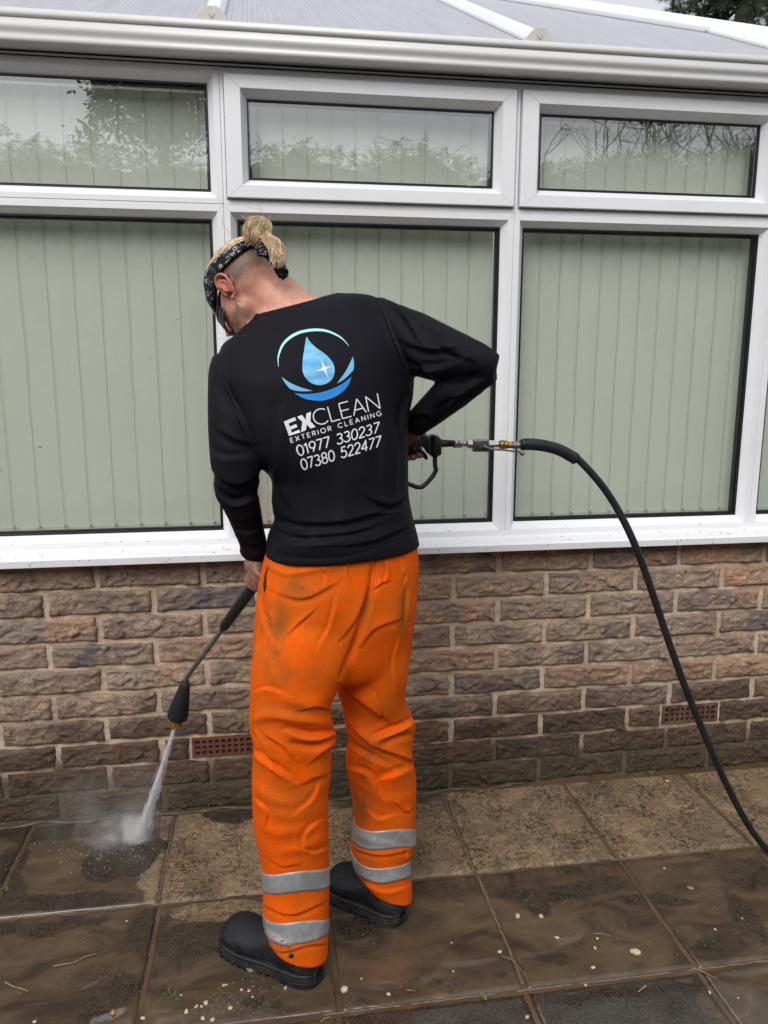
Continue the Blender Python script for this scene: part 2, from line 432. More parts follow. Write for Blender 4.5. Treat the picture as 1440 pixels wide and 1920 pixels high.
for (xa, xb), (nc, nr) in zip(airs, ((9, 3), (10, 3))):
    z0, z1 = ZJ[8]+.008, ZJ[7]-.008; W = xb-xa; yf, yb = BY-.006, BY+.02
    geos = [box(xa, xb, yf+.008, yb, z0, z1)]
    ex, ez = .010, .008
    xs = np.linspace(xa+ex, xb-ex, nc+1); zs = np.linspace(z0+ez, z1-ez, nr+1)
    geos += [box(xa, xb, yf, yf+.008, z0, z0+ez+.002), box(xa, xb, yf, yf+.008, z1-ez-.002, z1)]
    geos += [box(xa, xa+ex+.001, yf, yf+.0081, z0+ez, z1-ez), box(xb-ex-.001, xb, yf, yf+.0081, z0+ez, z1-ez)]
    for q in xs[1:-1]: geos.append(box(q-.0042, q+.0042, yf+.0006, yf+.0083, z0+ez, z1-ez))
    for q in zs[1:-1]: geos.append(box(xa+ex, xb-ex, yf+.0012, yf+.0085, q-.0038, q+.0038))
    ab = obj('air_brick', join(*geos), TERRA if nc == 9 else TERRA_D, wallobj, False)
    tag(ab, 'terracotta vented air brick')
    obj('vent_shade_plate', box(xa+ex, xb-ex, yf+.0045, yf+.0078, z0+ez, z1-ez), VENT_SHADE, wallobj, False)  # dark plate behind the bars: shade of the holes put in as colour

# ---- sill
SY = -.112
zs_b = PY(720, 1042, SY)[2]
prof = [(SY, zs_b), (SY-.001, zs_b+.022), (SY+.006, zs_b+.0265), (-.031, zs_b+.036), (-.031, zs_b+.052), (.10, zs_b+.052), (.10, zs_b-.002), (SY+.012, zs_b-.002)]
def extrude_x(prof, x0, x1): return loft([[(x0, y, z) for y, z in prof], [(x1, y, z) for y, z in prof]])
obj('window_sill', extrude_x(prof, WX0, WX1), UPVC, cons, False, bevel=.0012)
ZB = zs_b+.036

# ---- window frames
M0, M1, M2, M3, M4 = -1.012, -.102, .808, 1.720, 2.63
FY, GY = -.030, .004
zL0, zL1, zU0, zU1 = .9671, 1.9359, 2.0147, 2.3184
zS0, zS1 = 2.0516, 2.2802
ZTOP = 2.372
wf = obj('window_frame', join(), UPVC, cons) if False else None
def ring(outer, inner, y_o, y_i, y_back=.03):
    """mitred rectangular frame: flat face then a bevel falling to the glass. outer/inner=(x0,x1,z0,z1)"""
    def rect(r, y): return [(r[0], y, r[2]), (r[1], y, r[2]), (r[1], y, r[3]), (r[0], y, r[3])]
    bev = .017
    mid = (inner[0]-bev, inner[1]+bev, inner[2]-bev*1.25, inner[3]+bev)
    out = []
    for k in range(4):            # four mitred members, a hairline apart at the mitres
        j = (k+1) % 4
        rings = [rect(outer, y_back), rect(outer, y_o+.0015), rect((outer[0]+.0015, outer[1]-.0015, outer[2]+.0015, outer[3]-.0015), y_o), rect((mid[0]-.0016, mid[1]+.0016, mid[2]-.0016, mid[3]+.0016), y_o), rect(mid, y_o+.0018), rect(mid, y_o+.004), rect(inner, y_i-.001), rect(inner, y_i+.012), rect(inner, y_back)]
        a = np.array([r[k] for r in rings], float); b = np.array([r[j] for r in rings], float)
        d = (b-a); d /= np.linalg.norm(d, axis=1, keepdims=True)
        a = a+d*.0004; b = b-d*.0004
        n = len(rings); V = np.concatenate([a, b])
        F = [(i, i+n, (i+1) % n+n, (i+1) % n) for i in range(n)]+[tuple(range(n)), tuple(range(2*n-1, n-1, -1))]
        out.append((V, F))
    return out
def window(name, outer, inner, y_o, gy=GY):
    par = empty(name, ((outer[0]+outer[1])/2, 0, outer[2]))
    par.parent = cons; par.matrix_parent_inverse = wmat(cons).inverted()
    for g in ring(outer, inner, y_o, gy-.004): obj('frame_bar', g, UPVC, par, False)
    # gasket and the dark spacer inside the sealed unit
    i0, i1, i2, i3 = inner; t = .005
    def rim(t, y0, y1, e=0):
        return join(box(i0-e, i1+e, y0, y1, i2-e, i2+t), box(i0-e, i1+e, y0, y1, i3-t, i3+e), box(i0-e, i0+t, y0, y1, i2+t, i3-t), box(i1-t, i1+e, y0, y1, i2+t, i3-t))
    obj('gasket', rim(t, gy-.006, gy-.0005, -.0002), GASKET, par, False)
    obj('spacer_bar', rim(.010, gy+.006, gy+.026, .004), GASKET, par, False)
    obj('glass_pane', join(box(i0+.0005, i1-.0005, gy, gy+.004, i2+.0005, i3-.0005)) if False else ([(i0, gy, i2), (i1, gy, i2), (i1, gy, i3), (i0, gy, i3)], [(0, 1, 2, 3)]), GLASS, par, False)
    return par
GX = {0: (M0+.037, M1-.037), 1: (-.0646, .7709), 2: (.8457, 1.6803), 3: (1.760, 2.590)}
Mx = [M0, M1, M2, M3, M4]
for k in range(4):
    x0, x1 = Mx[k], Mx[k+1]
    window('window', (x0+.0004, x1-.0004, ZB, (zL1+zU0)/2-.0005), (GX[k][0], GX[k][1], zL0, zL1), FY)
    if k == 0 or k == 3:
        window('window', (x0+.0004, x1-.0004, (zL1+zU0)/2+.0005, ZTOP), (GX[k][0], GX[k][1], zU0, zU1), FY)
    else:
        gx0, gx1 = ((-.0246, .7404), (.891, 1.6509))[k-1]
        par = window('window_sash', (x0+.013, x1-.007, 1.993, 2.335), (gx0, gx1, zS0, zS1), -.046, .0)
        obj('sash_surround', join(box(x0+.0004, x0+.020, FY+.001, .03, 1.9753, ZTOP), box(x1-.012, x1-.0004, FY+.001, .03, 1.9753, ZTOP), box(x0+.020, x1-.012, FY+.001, .03, 1.9753, 2.0), box(x0+.020, x1-.012, FY+.001, .03, 2.33, ZTOP)), UPVC, cons, False)
        obj('drip_gap', join(box(x0+.0135, x1-.0075, FY-.0015, FY+.0008, 1.9895, 1.9930), box(x0+.0095, x0+.013, FY-.0012, FY+.0008, 1.99, 2.34), box(x1-.007, x1-.0045, FY-.0012, FY+.0008, 1.99, 2.34)), SEAM, cons, False)
obj('window_frame_end', join(box(WX0, M0-.0004, FY, .1, ZB, ZTOP), box(M4+.0004, WX1, FY, .1, ZB, ZTOP)), UPVC, cons, False)
# ---- head, gutter
obj('window_head', box(WX0, WX1, FY+.002, .10, ZTOP+.0004, ZTOP+.06), UPVC, cons, False)
def gz(y0, y1, Y): return (PY(0, y0, Y)[2]+PY(1440, y1, Y)[2])/2     # height of a line read at both edges of the view
_g = [(-.034, 85, 178, 0), (-.060, 84, 177.5, 0), (-.104, 69, 164, 0), (-.107, 67, 163, 0), (-.1085, 61, 157, 0), (-.107, 59, 154.5, 0), (-.1065, 55, 151, 0), (-.1085, 51, 147, 0), (-.1125, 47, 142, 0), (-.1155, 42, 138, 0), (-.1150, 37, 134, 0), (-.1115, 31, 129, 0), (-.1075, 26, 126, 0), (-.1060, 23, 124, 0), (-.1125, 21.5, 122, 0), (-.1135, 14, 116, 0), (-.1120, 8, 111.5, 0), (-.109, 6, 110, 0)]
zt = gz(6, 110, -.109); zb = gz(85, 178, -.034); GFY = -.113
gp = [(Y, gz(a, b, Y)) for Y, a, b, _ in _g]
gp[1] = (-.060, zb); gp[0] = (-.034, zb)
gp += [(-.100, zt), (-.097, zt-.012), (-.034, zt-.012)]
obj('gutter', extrude_x(gp, WX0, WX1), UPVC_G, cons, True)
obj('gutter_seal', box(WX0, WX1, -.033, -.0282, zb-.0056, zb-.0004), GASKET, cons, False)
obj('head_trim', box(WX0, WX1, -.0345, -.0283, zb-.0105, zb-.0058), UPVC_G, cons, False)
obj('gutter_seal', box(WX0, WX1, -.0305, -.0283, zb-.0145, zb-.0107), GASKET, cons, False)

# ---- roof: ribbed polycarbonate sheets between white glazing bars, cut off by the hip
TAN = math.tan(math.radians(26.5)); RY0, RZ0 = -.096, zt-.004
def PR(x, y):      # pixel to the roof plane
    d = ray(x, y); n = np.array([0, -TAN, 1.]); p0 = np.array([0, RY0, RZ0])
    return CAM+d*((p0-CAM)@n)/(d@n)
hipA, hipB = PR(1010, 10), PR(1440, 78)
hd = (hipB-hipA); hd /= np.linalg.norm(hd)
def roofz(y): return RZ0+(y-RY0)*TAN
def poly_mat():
    M = Mat('ribbed_polycarbonate', rough=.3, spec=.5); c = M.coord()
    x = M.sep(c)[0]; rib = M.math('PINGPONG', x, .008); rib = M.math('MULTIPLY', rib, 125.)
    n = M.noise(M.scale(c, (60, 2.2, 2.2)), 1, 4, .6); n2 = M.noise(M.scale(c, (1.5, 1, 1)), 3, 4)
    base = M.mix(M.ramp(rib, (.0, .9), (.40, 0.0)), (.74, .74, .80), (.40, .40, .47))
    base = M.mix(M.math('MULTIPLY', M.ramp(n, (.4, 0), (.65, 1)), .5), base, (.40, .40, .46))
    base = M.mix(M.math('MULTIPLY', n2, .35), base, (.70, .70, .76))
    M.set('Base Color', base); M.bump(rib, .5, .002)
    tl = M.n('ShaderNodeBsdfTranslucent'); tl.inputs[0].default_value = (.9, .9, .92, 1)
    mx = M.n('ShaderNodeMixShader'); mx.inputs[0].default_value = .5
    M.t.links.new(M.b.outputs[0], mx.inputs[1]); M.t.links.new(tl.outputs[0], mx.inputs[2]); M.t.links.new(mx.outputs[0], M.out.inputs[0])
    return M.m
POLY = poly_mat()
def hip_y_at(x):   # y of the hip line for this x on the plan
    t = (x-hipA[0])/hd[0]; return hipA[1]+hd[1]*t
cap1, cap0 = PR(985, 72), PR(405, 22)
bars_x = [cap0[0]-(cap1[0]-cap0[0]), cap0[0], cap1[0], cap1[0]+(cap1[0]-cap0[0]), cap1[0]+2*(cap1[0]-cap0[0])]
edges = [WX0]+bars_x+[3.4]
for a, b in zip(edges[:-1], edges[1:]):
    if b-a < .02: continue
    a2, b2 = a+.012, b-.012
    def top(x): return max(min(hip_y_at(x), 2.6), RY0+.02)
    V = [(a2, RY0, RZ0), (b2, RY0, RZ0), (b2, top(b2), roofz(top(b2))), (a2, top(a2), roofz(top(a2)))]
    V2 = [(x, y, z-.02) for x, y, z in V]
    obj('roof_panel', (V+V2, [(0, 1, 2, 3), (7, 6, 5, 4), (0, 4, 5, 1), (1, 5, 6, 2), (2, 6, 7, 3), (3, 7, 4, 0)]), POLY, cons, False)
def bar(p, q, w, h, name='glazing_bar', mat=None):
    p, q = np.array(p), np.array(q); t = (q-p)/np.linalg.norm(q-p); up = np.array([0, -math.sin(math.radians(26.5)), math.cos(math.radians(26.5))]); s = np.cross(t, up); s /= np.linalg.norm(s); up = np.cross(s, t)
    pr = [(-w/2, .001), (-w/2, h*.35), (-w*.30, h), (w*.30, h), (w/2, h*.35), (w/2, .001)]
    return obj(name, loft([[p+s*a+up*b for a, b in pr], [q+s*a+up*b for a, b in pr]]), mat or UPVC, cons, False, bevel=.002)
for bx_ in bars_x:
    y1 = max(min(hip_y_at(bx_), 2.6), RY0+.1)
    gb = bar((bx_, RY0+.004, roofz(RY0+.004)), (bx_, y1, roofz(y1)), .060, .030)
    w, h = .084, .046
    pr = [(-w/2, 0), (-w/2, h*.40), (-w*.30, h*.82), (-w*.18, h), (w*.18, h), (w*.30, h*.82), (w/2, h*.40), (w/2, 0)]
    zc = roofz(RY0)-.004
    cp = obj('end_cap', loft([[(bx_+a, RY0-.012, zc+b) for a, b in pr], [(bx_+a, RY0+.006, zc+b) for a, b in pr]]), CAPM, gb, False, bevel=.0015)
    for sx in (-1, 1):   # the small V moulded into each cap
        obj('cap_mark', tube([(bx_+sx*.0085, RY0-.0122, zc+h*.52), (bx_, RY0-.0122, zc+h*.26)], .0010, 5), SEAM, gb)
far, near = hipA-hd*3.5, hipB+hd*1.4
bar(far+np.array([0, 0, .006]), near+np.array([0, 0, .006]), .085, .040, 'hip_cap')
obj('roof_trim', box(WX0, WX1, RY0-.006, RY0+.004, RZ0-.024, RZ0+.003), UPVC, cons, False)
# inside: floor and a pale back wall
INNER = plain('pale_plaster', (.7, .69, .64), .9)
obj('inner_wall', box(WX0, WX1+.4, 2.9, 3.0, 0, 3.4), INNER, cons, False)
obj('inner_floor', box(WX0, WX1+.4, .15, 2.9, -.02, .03), INNER, cons, False)

# ---- vertical blinds, one behind each window bay
def make_blind(x0, x1, pitch, first, label):
    root = empty('vertical_blind', ((x0+x1)/2, .075, .93), label, 'blind', 'vertical blinds in the conservatory windows')
    obj('headrail', box(x0, x1, .060, .100, 2.318, 2.345), UPVC, root, False)
    wv = pitch+.011; zb_, zt_ = .953, 2.315
    meshes = []
    for v in range(5):
        rings = []; ang = math.radians(3.2+random.uniform(-1.5, 1.5)); n = 7; nz = 18
        V = []
        for j in range(nz+1):
            z = zb_+(zt_-zb_)*j/nz; tw = ang+math.radians(1.3)*math.sin(j*.5+v*1.7)+random.uniform(-.006, .006)
            for i in range(n+1):
                u = (i/n-.5)*wv; bow = .0012*math.cos(math.pi*(i/n-.5))
                V.append((u*math.cos(tw), -bow+u*math.sin(tw)+.0010*math.sin(j*.9+v), z))
        F = [(j*(n+1)+i, j*(n+1)+i+1, (j+1)*(n+1)+i+1, (j+1)*(n+1)+i) for j in range(nz) for i in range(n)]
        me = mesh_data('vane', V, F); me.materials.append(VANE); me.materials.append(VEDGE)
        for p in me.polygons:
            if p.index % n == 0: pass
        meshes.append(me)
    x = first; k = 0
    xs = []
    while x < x1:
        if x > x0:
            o = link('vane', meshes[k % 5], None, root, (x, .078, 0)); xs.append(x)
            e = wv/2
            link_z = [(x-e*.985, .078-e*.15-.0015, z) for z in np.linspace(zb_, zt_, 5)]
            z_ = np.linspace(zb_, zt_, 14)
            pts = [(x-e*.985+random.uniform(-.0012, .0012), .078-e*.15-.0012, q) for q in z_]
            s = .0008
            Vv = [(p[0]-s, p[1], p[2]) for p in pts]+[(p[0]+s, p[1]+.0003, p[2]) for p in pts]
            m_ = len(pts)
            obj('vane_hem', (Vv, [(i, i+m_, i+m_+1, i+1) for i in range(m_-1)]), VEDGE, o) if False else obj('vane_hem', (Vv, [(i, i+m_, i+m_+1, i+1) for i in range(m_-1)]), VEDGE, root)
        x += pitch; k += 1
    beads = []
    for q in xs: beads.append(ellipsoid((q+pitch*.48, .066, .983), (.005, .004, .006), nu=8, nv=5))
    beads.append(tube([(x0, .068, .978)]+[(q, .068, .975+.002*(i % 2)) for i, q in enumerate(xs)]+[(x1, .068, .978)], .0012, 5))
    obj('bead_chain', join(*beads), CAPM, root)
    return root
def vx(px, py): return PY(px, py, .078)[0]
make_blind(M0+.02, M1-.012, .0795, vx(510/2.88, 300)-.0795*8-.04, 'pale green vertical blind behind the windows left of the worker')
make_blind(M1+.012, M2-.012, .0757, vx(380+514/2.118, 300)-.0757*6+.038, 'pale green vertical blind behind the windows above the pressure washer gun')
make_blind(M2+.012, M3-.012, .0720, vx(800+760/2.25, 300)-.072*4+.036, 'pale green vertical blind behind the windows over the hanging black hose')
make_blind(M3+.012, M4-.012, .0730, M3+.05, 'pale green vertical blind behind the window at the extreme edge of the view')
# specks of dirt thrown up on the sill, frames and lower glass
_dr = np.random.default_rng(4); DIRT = plain('splashed_dirt', (.05, .035, .022), .8, .4, 90); gd = []
for k in range(190):
    x = _dr.uniform(-1.0, 2.2); q = _dr.uniform()
    if q < .45: p = (x, _dr.uniform(SY+.012, -.04), ZB-.0085)
    elif q < .75: p = (x, SY-.0012, _dr.uniform(zs_b+.003, zs_b+.02))
    else: p = (x, -.0305, ZB+_dr.uniform(.004, .030))
    if p[1] > SY+.005 and p[1] < -.035: p = (p[0], p[1], zs_b+.0265+(p[1]-SY-.006)/(-.031-SY-.006)*.0095)
    s_ = _dr.uniform(.0008, .0022); gd.append(ellipsoid(p, (s_*_dr.uniform(.8, 2.2), .0007 if p[1] > -.032 or p[1] < SY else s_, s_*.6), None, 6, 4))
for px_, py_, a_, b_ in ((75, 838, .005, .002), (0, 882, .004, .002), (332, 599, .004, .0008), (200, 905, .0012, .0012), (110, 790, .001, .001), (1180, 640, .0012, .001), (1210, 800, .001, .001), (225, 318, .001, .0015), (260, 700, .001, .001), (880, 640, .001, .001)):
    p = PY(px_, py_, GY-.0012); gd.append(ellipsoid(p, (a_, .0006, b_), None, 7, 4))
o = obj('splashed_dirt', join(*gd), DIRT, cons); tag(o, kind='stuff')

# ================================================================== GROUND
SOIL = plain('soil_and_grass', (.045, .055, .022), .9, .4, 3)
gnd = obj('ground', ([(-60, -60, -.07), (60, -60, -.07), (60, 60, -.07), (-60, 60, -.07)], [(0, 1, 2, 3)]), SOIL, None, False)
tag(gnd, kind='structure')
def slab_mat():
    M = Mat('wet_riven_flagstone'); c = M.coord(); w = M.world(); r = M.rnd()
    en = M.noise(w, 22, 7, .68, .4)
    def crisp(a, k, lo, hi): return M.ramp(M.math('ADD', M.attr(a), M.math('MULTIPLY', M.math('SUBTRACT', en, .5), k)), (lo, 0.0), (hi, 1.0))
    mud, dark, speck = crisp('mud', .9, .30, .72), crisp('dark', 1.0, .34, .62), crisp('speck', .7, .38, .56)
    f1 = M.noise(w, 60, 6, .7); f2 = M.noise(w, 260, 4, .75); f3 = M.noise(w, 14, 6, .65, .5)
    stone = M.mix(M.ramp(f3, (.35, 0), (.65, 1)), (.040, .030, .022), (.110, .072, .044))
    stone = M.mix(.75, stone, M.ramp(f1, (.25, .6), (.75, 1.35)), 'MULTIPLY')
    # jet-cleaned surface: pale grit with black pinholes
    clean = M.mix(M.ramp(f3, (.3, 0), (.7, 1)), (.235, .155, .088), (.38, .270, .165))
    f4 = M.noise(w, 175, 5, .8)
    pin = M.ramp(M.math('ADD', M.math('MULTIPLY', f4, .62), M.math('MULTIPLY', f1, .45)), (.50, 1.0), (.56, 0.0))
    patch = M.ramp(M.noise(w, 9, 5, .6), (.34, .25), (.62, 1.0))
    clean = M.mix(M.ramp(M.noise(w, 5.5, 6, .65, .6), (.46, 0.0), (.64, .62)), clean, (.105, .088, .056))
    cl = M.mix(M.math('MULTIPLY', pin, patch), clean, (.030, .022, .016))
    base = M.mix(speck, stone, cl)
    film = M.noise(M.scale(w, (5, 9, 5)), 1, 6, .6, 1.2)
    mudc = M.mix(M.ramp(film, (.35, 0), (.68, 1)), (.050, .038, .026), (.155, .106, .064))
    base = M.mix(M.math('MULTIPLY', mud, .88), base, mudc)
    dk = M.mix(M.ramp(f3, (.35, 0), (.7, 1)), (.016, .013, .010), (.050, .042, .034))
    dk = M.mix(M.ramp(f4, (.46, 0.0), (.62, .75)), dk, (.115, .088, .062))
    base = M.mix(dark, base, dk)
    grit = M.ramp(M.noise(w, 190, 3, .6), (.735, 0.0), (.77, 1.0))
    base = M.mix(M.math('MULTIPLY', grit, .6), base, (.28, .24, .18))
    M.set('Base Color', base)
    rg = M.math('ADD', M.math('MULTIPLY', speck, .34), M.ramp(f3, (.3, .05), (.7, .20)))
    rg = M.math('MULTIPLY', rg, M.math('SUBTRACT', 1.0, M.math('MULTIPLY', mud, .55)))
    M.set('Roughness', rg)
    M.set('Specular IOR Level', M.math('ADD', .60, M.math('MULTIPLY', speck, -.25)))
    h = M.math('ADD', M.math('MULTIPLY', f1, .8), M.math('MULTIPLY', f2, .35))
    hm = M.math('MULTIPLY', h, M.math('SUBTRACT', 1.0, M.math('MULTIPLY', mud, .86)))
    M.bump(hm, .55, .0035)
    return M.m
SLAB = slab_mat()
def water_mat():
    M = Mat('muddy_water', rough=.06, spec=.5); w = M.world()
    f = M.noise(M.scale(w, (4, 4, 4)), 1, 5, .6, 1)
    M.set('Base Color', M.ramp(f, (.3, (.070, .045, .026)), (.7, (.155, .100, .058))))
    M.bump(M.noise(w, 16, 2), .08, .003)
    return M.m
MUDW = water_mat()
BED = plain('slab_bed', (.05, .035, .022), .6, .3)
patio = tag(obj('patio', box(-3.1, 4.2, -4.05, -.028, -.066, -.020), BED, None, False), kind='structure')
GXJ = [-2.617, -2.160, -1.703, -1.246, -.789, -.330, .137, .594, 1.046, 1.506, 1.965, 2.42, 2.88, 3.34, 3.80]
GYJ = [-.055, -.518, -.974, -1.430, -1.886, -2.342, -2.80, -3.255, -3.71]
def blob(X, Y, cx, cy, rx, ry, a=0.0, soft=.5, seed=0, wob=.35):
    ca, sa = math.cos(a), math.sin(a); dx, dy = X-cx, Y-cy
    u, v = (dx*ca+dy*sa)/rx, (-dx*sa+dy*ca)/ry
    wx, wy = fbm(np.stack([X*5, Y*5, X*0+seed], -1), 4, 400+seed), fbm(np.stack([X*5, Y*5, X*0+seed+9], -1), 4, 500+seed)
    u, v = u+wx*.55, v+wy*.55
    n = fbm(np.stack([X*9, Y*9, np.full_like(X, seed*1.7)], -1), 5, 100+seed)*1.4
    return 1-smooth(1-soft, 1+soft*.3, np.sqrt(u*u+v*v)+n*wob)
def gpx(x, y): p = PZ(x, y); return p[0], p[1]
def ground_masks(X, Y):
    n = fbm(np.stack([X*2.2, Y*2.2, X*0+3], -1), 5, 11); n2 = fbm(np.stack([X*6, Y*6, X*0+8], -1), 4, 21)
    rowA = smooth(-.545, -.500, Y+.004*n2)
    # jet-washed and drying flags along the wall
    speck = rowA*smooth(-.40, -.355, X+n2*.012)*smooth(-.95, -.2, n+.25)
    cx, cy = gpx(300, 1640); speck = np.maximum(speck, blob(X, Y, cx, cy+.05, .08, .16, 0, .4, 3, .3)*.9)
    cx, cy = gpx(420, 1715); speck = np.maximum(speck, blob(X, Y, cx, cy+.02, .20, .05, 0, .3, 4, .25)*.9)
    mud = smooth(-.30, .32, n+.08)*(1-speck)
    mud = np.maximum(mud, smooth(-.62, -.75, Y)*(X > .1)*.85*smooth(-.5, .15, n+.25))
    dark = np.zeros_like(X)
    for (px, py, rx, ry, a, s, st) in ((235, 1610, .12, .16, 0, 1, 1.0), (90, 1535, .34, .13, 0, 2, 1.0), (20, 1640, .07, .2, 0, 20, .9), (130, 1690, .20, .05, 0, 21, .8), (60, 1740, .2, .05, 0, 22, .6), (380, 1760, .17, .09, 0, 5, 1.0), (240, 1800, .08, .24, -.2, 6, .8),
                                   (340, 1790, .05, .10, 0, 7, .5), (1080, 1665, .22, .055, .0, 8, .75), (680, 1730, .10, .07, 0, 9, .7), (30, 1700, .12, .05, 0, 10, .5),
                                   (1180, 1740, .09, .035, -.5, 11, .5), (1400, 1640, .14, .10, -.3, 12, .55), (1320, 1780, .13, .10, 0, 13, .5), (1160, 1780, .15, .03, 0, 14, .35),
                                   (820, 1830, .10, .05, 0, 15, .5), (930, 1780, .06, .12, .3, 41, .6), (1000, 1700, .05, .06, 0, 42, .6), (1250, 1690, .16, .035, -.2, 43, .8), (700, 1650, .08, .05, 0, 44, .6), (180, 1860, .12, .05, 0, 45, .6), (1400, 1720, .05, .12, 0, 46, .6), (440, 1525, .14, .06, 0, 17, .65), (740, 1500, .2, .035, 0, 16, .5)):
        cx, cy = gpx(px, py); dark = np.maximum(dark, st*blob(X, Y, cx, cy, rx, ry, a, .5, s, .45))
    r2 = smooth(-.972, -.985, Y)*smooth(.13, .16, X)*smooth(1.10, 1.04, X)   # the grey flags in the nearest row
    dark = np.maximum(dark, r2*.80*smooth(-.6, .1, n2+.25))
    for (px, py, rx, ry, a, s, st) in ((95, 1630, .12, .07, 0, 31, .8), (100, 1820, .3, .12, 0, 32, .8), (380, 1850, .25, .06, .1, 33, 1.0), (770, 1760, .24, .035, .25, 34, 1.0),
                                   (880, 1700, .2, .05, .0, 35, .8), (1100, 1760, .22, .09, .0, 36, .9), (1350, 1860, .16, .12, 0, 37, 1.0), (850, 1790, .3, .10, 0, 38, .8)):
        cx, cy = gpx(px, py); b = st*blob(X, Y, cx, cy, rx, ry, a, .5, s, .4); mud = np.maximum(mud, b); dark = dark*(1-.55*b)
    return np.clip(mud, 0, 1), np.clip(dark, 0, 1), np.clip(speck*(1-dark*.9), 0, 1)
for iy in range(len(GYJ)-1):
    for ix in range(len(GXJ)-1):
        x0, x1 = GXJ[ix]+.0052+random.uniform(0, .0016), GXJ[ix+1]-.0052-random.uniform(0, .0016)
        y1, y0 = GYJ[iy]-.0085-random.uniform(0, .0015), GYJ[iy+1]+.0055+random.uniform(0, .0015)
        near_ = iy < 3 and 2 < ix < 11
        N = 56 if near_ else 10
        if iy >= 1: x0 += .004*(iy % 2); x1 += .004*(iy % 2)
        xs, ys = np.linspace(x0, x1, N+1), np.linspace(y0, y1, N+1)
        X, Y = np.meshgrid(xs, ys, indexing='ij')
        sx = ix*3.1+iy*5.3
        P = np.stack([X*5+sx, Y*5, X*0+sx], -1)
        h = fbm(P, 4, 300)*.0028
        rv = fbm(P*np.array([.8, 1.5, 1])+fbm(P*.8, 2, 310)[..., None]*.9, 3, 305); h += np.tanh(rv*14)*.0013
        rimd = np.minimum(np.minimum(X-x0, x1-X), np.minimum(Y-y0, y1-Y))
        edge = np.clip(rimd/.006, 0, 1)
        rimn = fbm(np.stack([X*30, Y*30, X*0+sx], -1), 3, 320)
        h = h*smooth(0, .05, rimd)+.0008*smooth(.03, .0, rimd)
        Z = h - .0045*(1-edge)**2*(1+.6*rimn)
        ch = (1-edge)*rimn*.0016
        X2 = X+np.where(X-x0 < .006, ch, 0)-np.where(x1-X < .006, ch, 0); Y2 = Y+np.where(Y-y0 < .006, ch, 0)-np.where(y1-Y < .006, ch, 0)
        mud, dark, speck = ground_masks(X, Y)
        V = np.stack([X2, Y2, Z], -1).reshape(-1, 3); n1 = N+1
        I, J = np.meshgrid(np.arange(N), np.arange(N), indexing='ij'); a = (I*n1+J).ravel()
        F = np.stack([a, a+n1, a+n1+1, a+1], -1)
        loop = [i*n1 for i in range(N+1)]+[N*n1+j for j in range(1, N+1)]+[i*n1+N for i in range(N-1, -1, -1)]+[j for j in range(N-1, 0, -1)]
        bk = V[loop].copy(); bk[:, 2] = -.0198; L = len(loop); k0 = len(V)
        sk = np.array([(loop[i], k0+i, k0+(i+1) % L, loop[(i+1) % L]) for i in range(L)])
        ap = lambda q: np.concatenate([q.ravel(), q.ravel()[loop]])
        quads_mesh('paving_slab', np.concatenate([V, bk]), np.concatenate([F, sk]), SLAB, patio, {'mud': ap(mud), 'dark': ap(dark), 'speck': ap(speck)})
# muddy water standing in the joints and along the foot of the wall
wt = obj('muddy_water', box(-3.08, 4.18, -4.0, -.0285, -.019, -.0042), MUDW, None, False); tag(wt, kind='structure')
# pale strips along the joint edges, the wet glint put in as colour
JGLINT = plain('joint_glint', (.20, .165, .135), .35, .35, 60)
def glint_strip(path, wdt, name='joint_glint', mat=JGLINT, z=0.0):
    V, F = tube(path, [wdt*(.5+.9*abs(math.sin(i*1.7+path[0][0]*9))) for i in range(len(path))], 6, flat=.35, up=(0, 0, 1))
    return V, F
gs = []
for (yy, xa, xb) in ((GYJ[1]+.0035, -1.2, 2.6), (GYJ[2]+.0035, .10, 2.6)):
    x = xa
    while x < xb:
        ln = random.uniform(.08, .3)
        pts = [(q, yy+random.uniform(-.0012, .0012), -.0042) for q in np.arange(x, x+ln, .012)]
        if len(pts) > 2: gs.append(glint_strip(pts, .0021))
        x += ln+random.uniform(.0, .05)
for (xx, ya, yb) in ((GXJ[7]-.001, -.06, -.51), (GXJ[5]-.004, -.08, -.50), (GXJ[5]+.005, -.08, -.5), (GXJ[7]+.004, -.53, -.96), (GXJ[9], -.53, -.95)):
    pts = [(xx+random.uniform(-.0015, .0015), q, -.0042) for q in np.arange(ya, yb, -.012)]
    gs.append(glint_strip(pts, .0019))
jglint = obj('joint_glint', join(*gs), JGLINT, patio); tag(jglint, kind='stuff')
# a low fillet of cement between flags and wall
fil = []
for (xa, xb) in ((-1.6, -.02), (.05, .92)):
    pts = [(q, -.050+.006*math.sin(q*23), -.002+.003*math.sin(q*31)) for q in np.arange(xa, xb, .02)]
    fil.append(tube(pts, [.009+.004*math.sin(i*1.3) for i in range(len(pts))], 8, flat=.5))
ff = obj('cement_fillet', join(*fil), plain('cement_fillet', (.085, .066, .048), .4, .4, 40, .5), patio); tag(ff, kind='stuff')

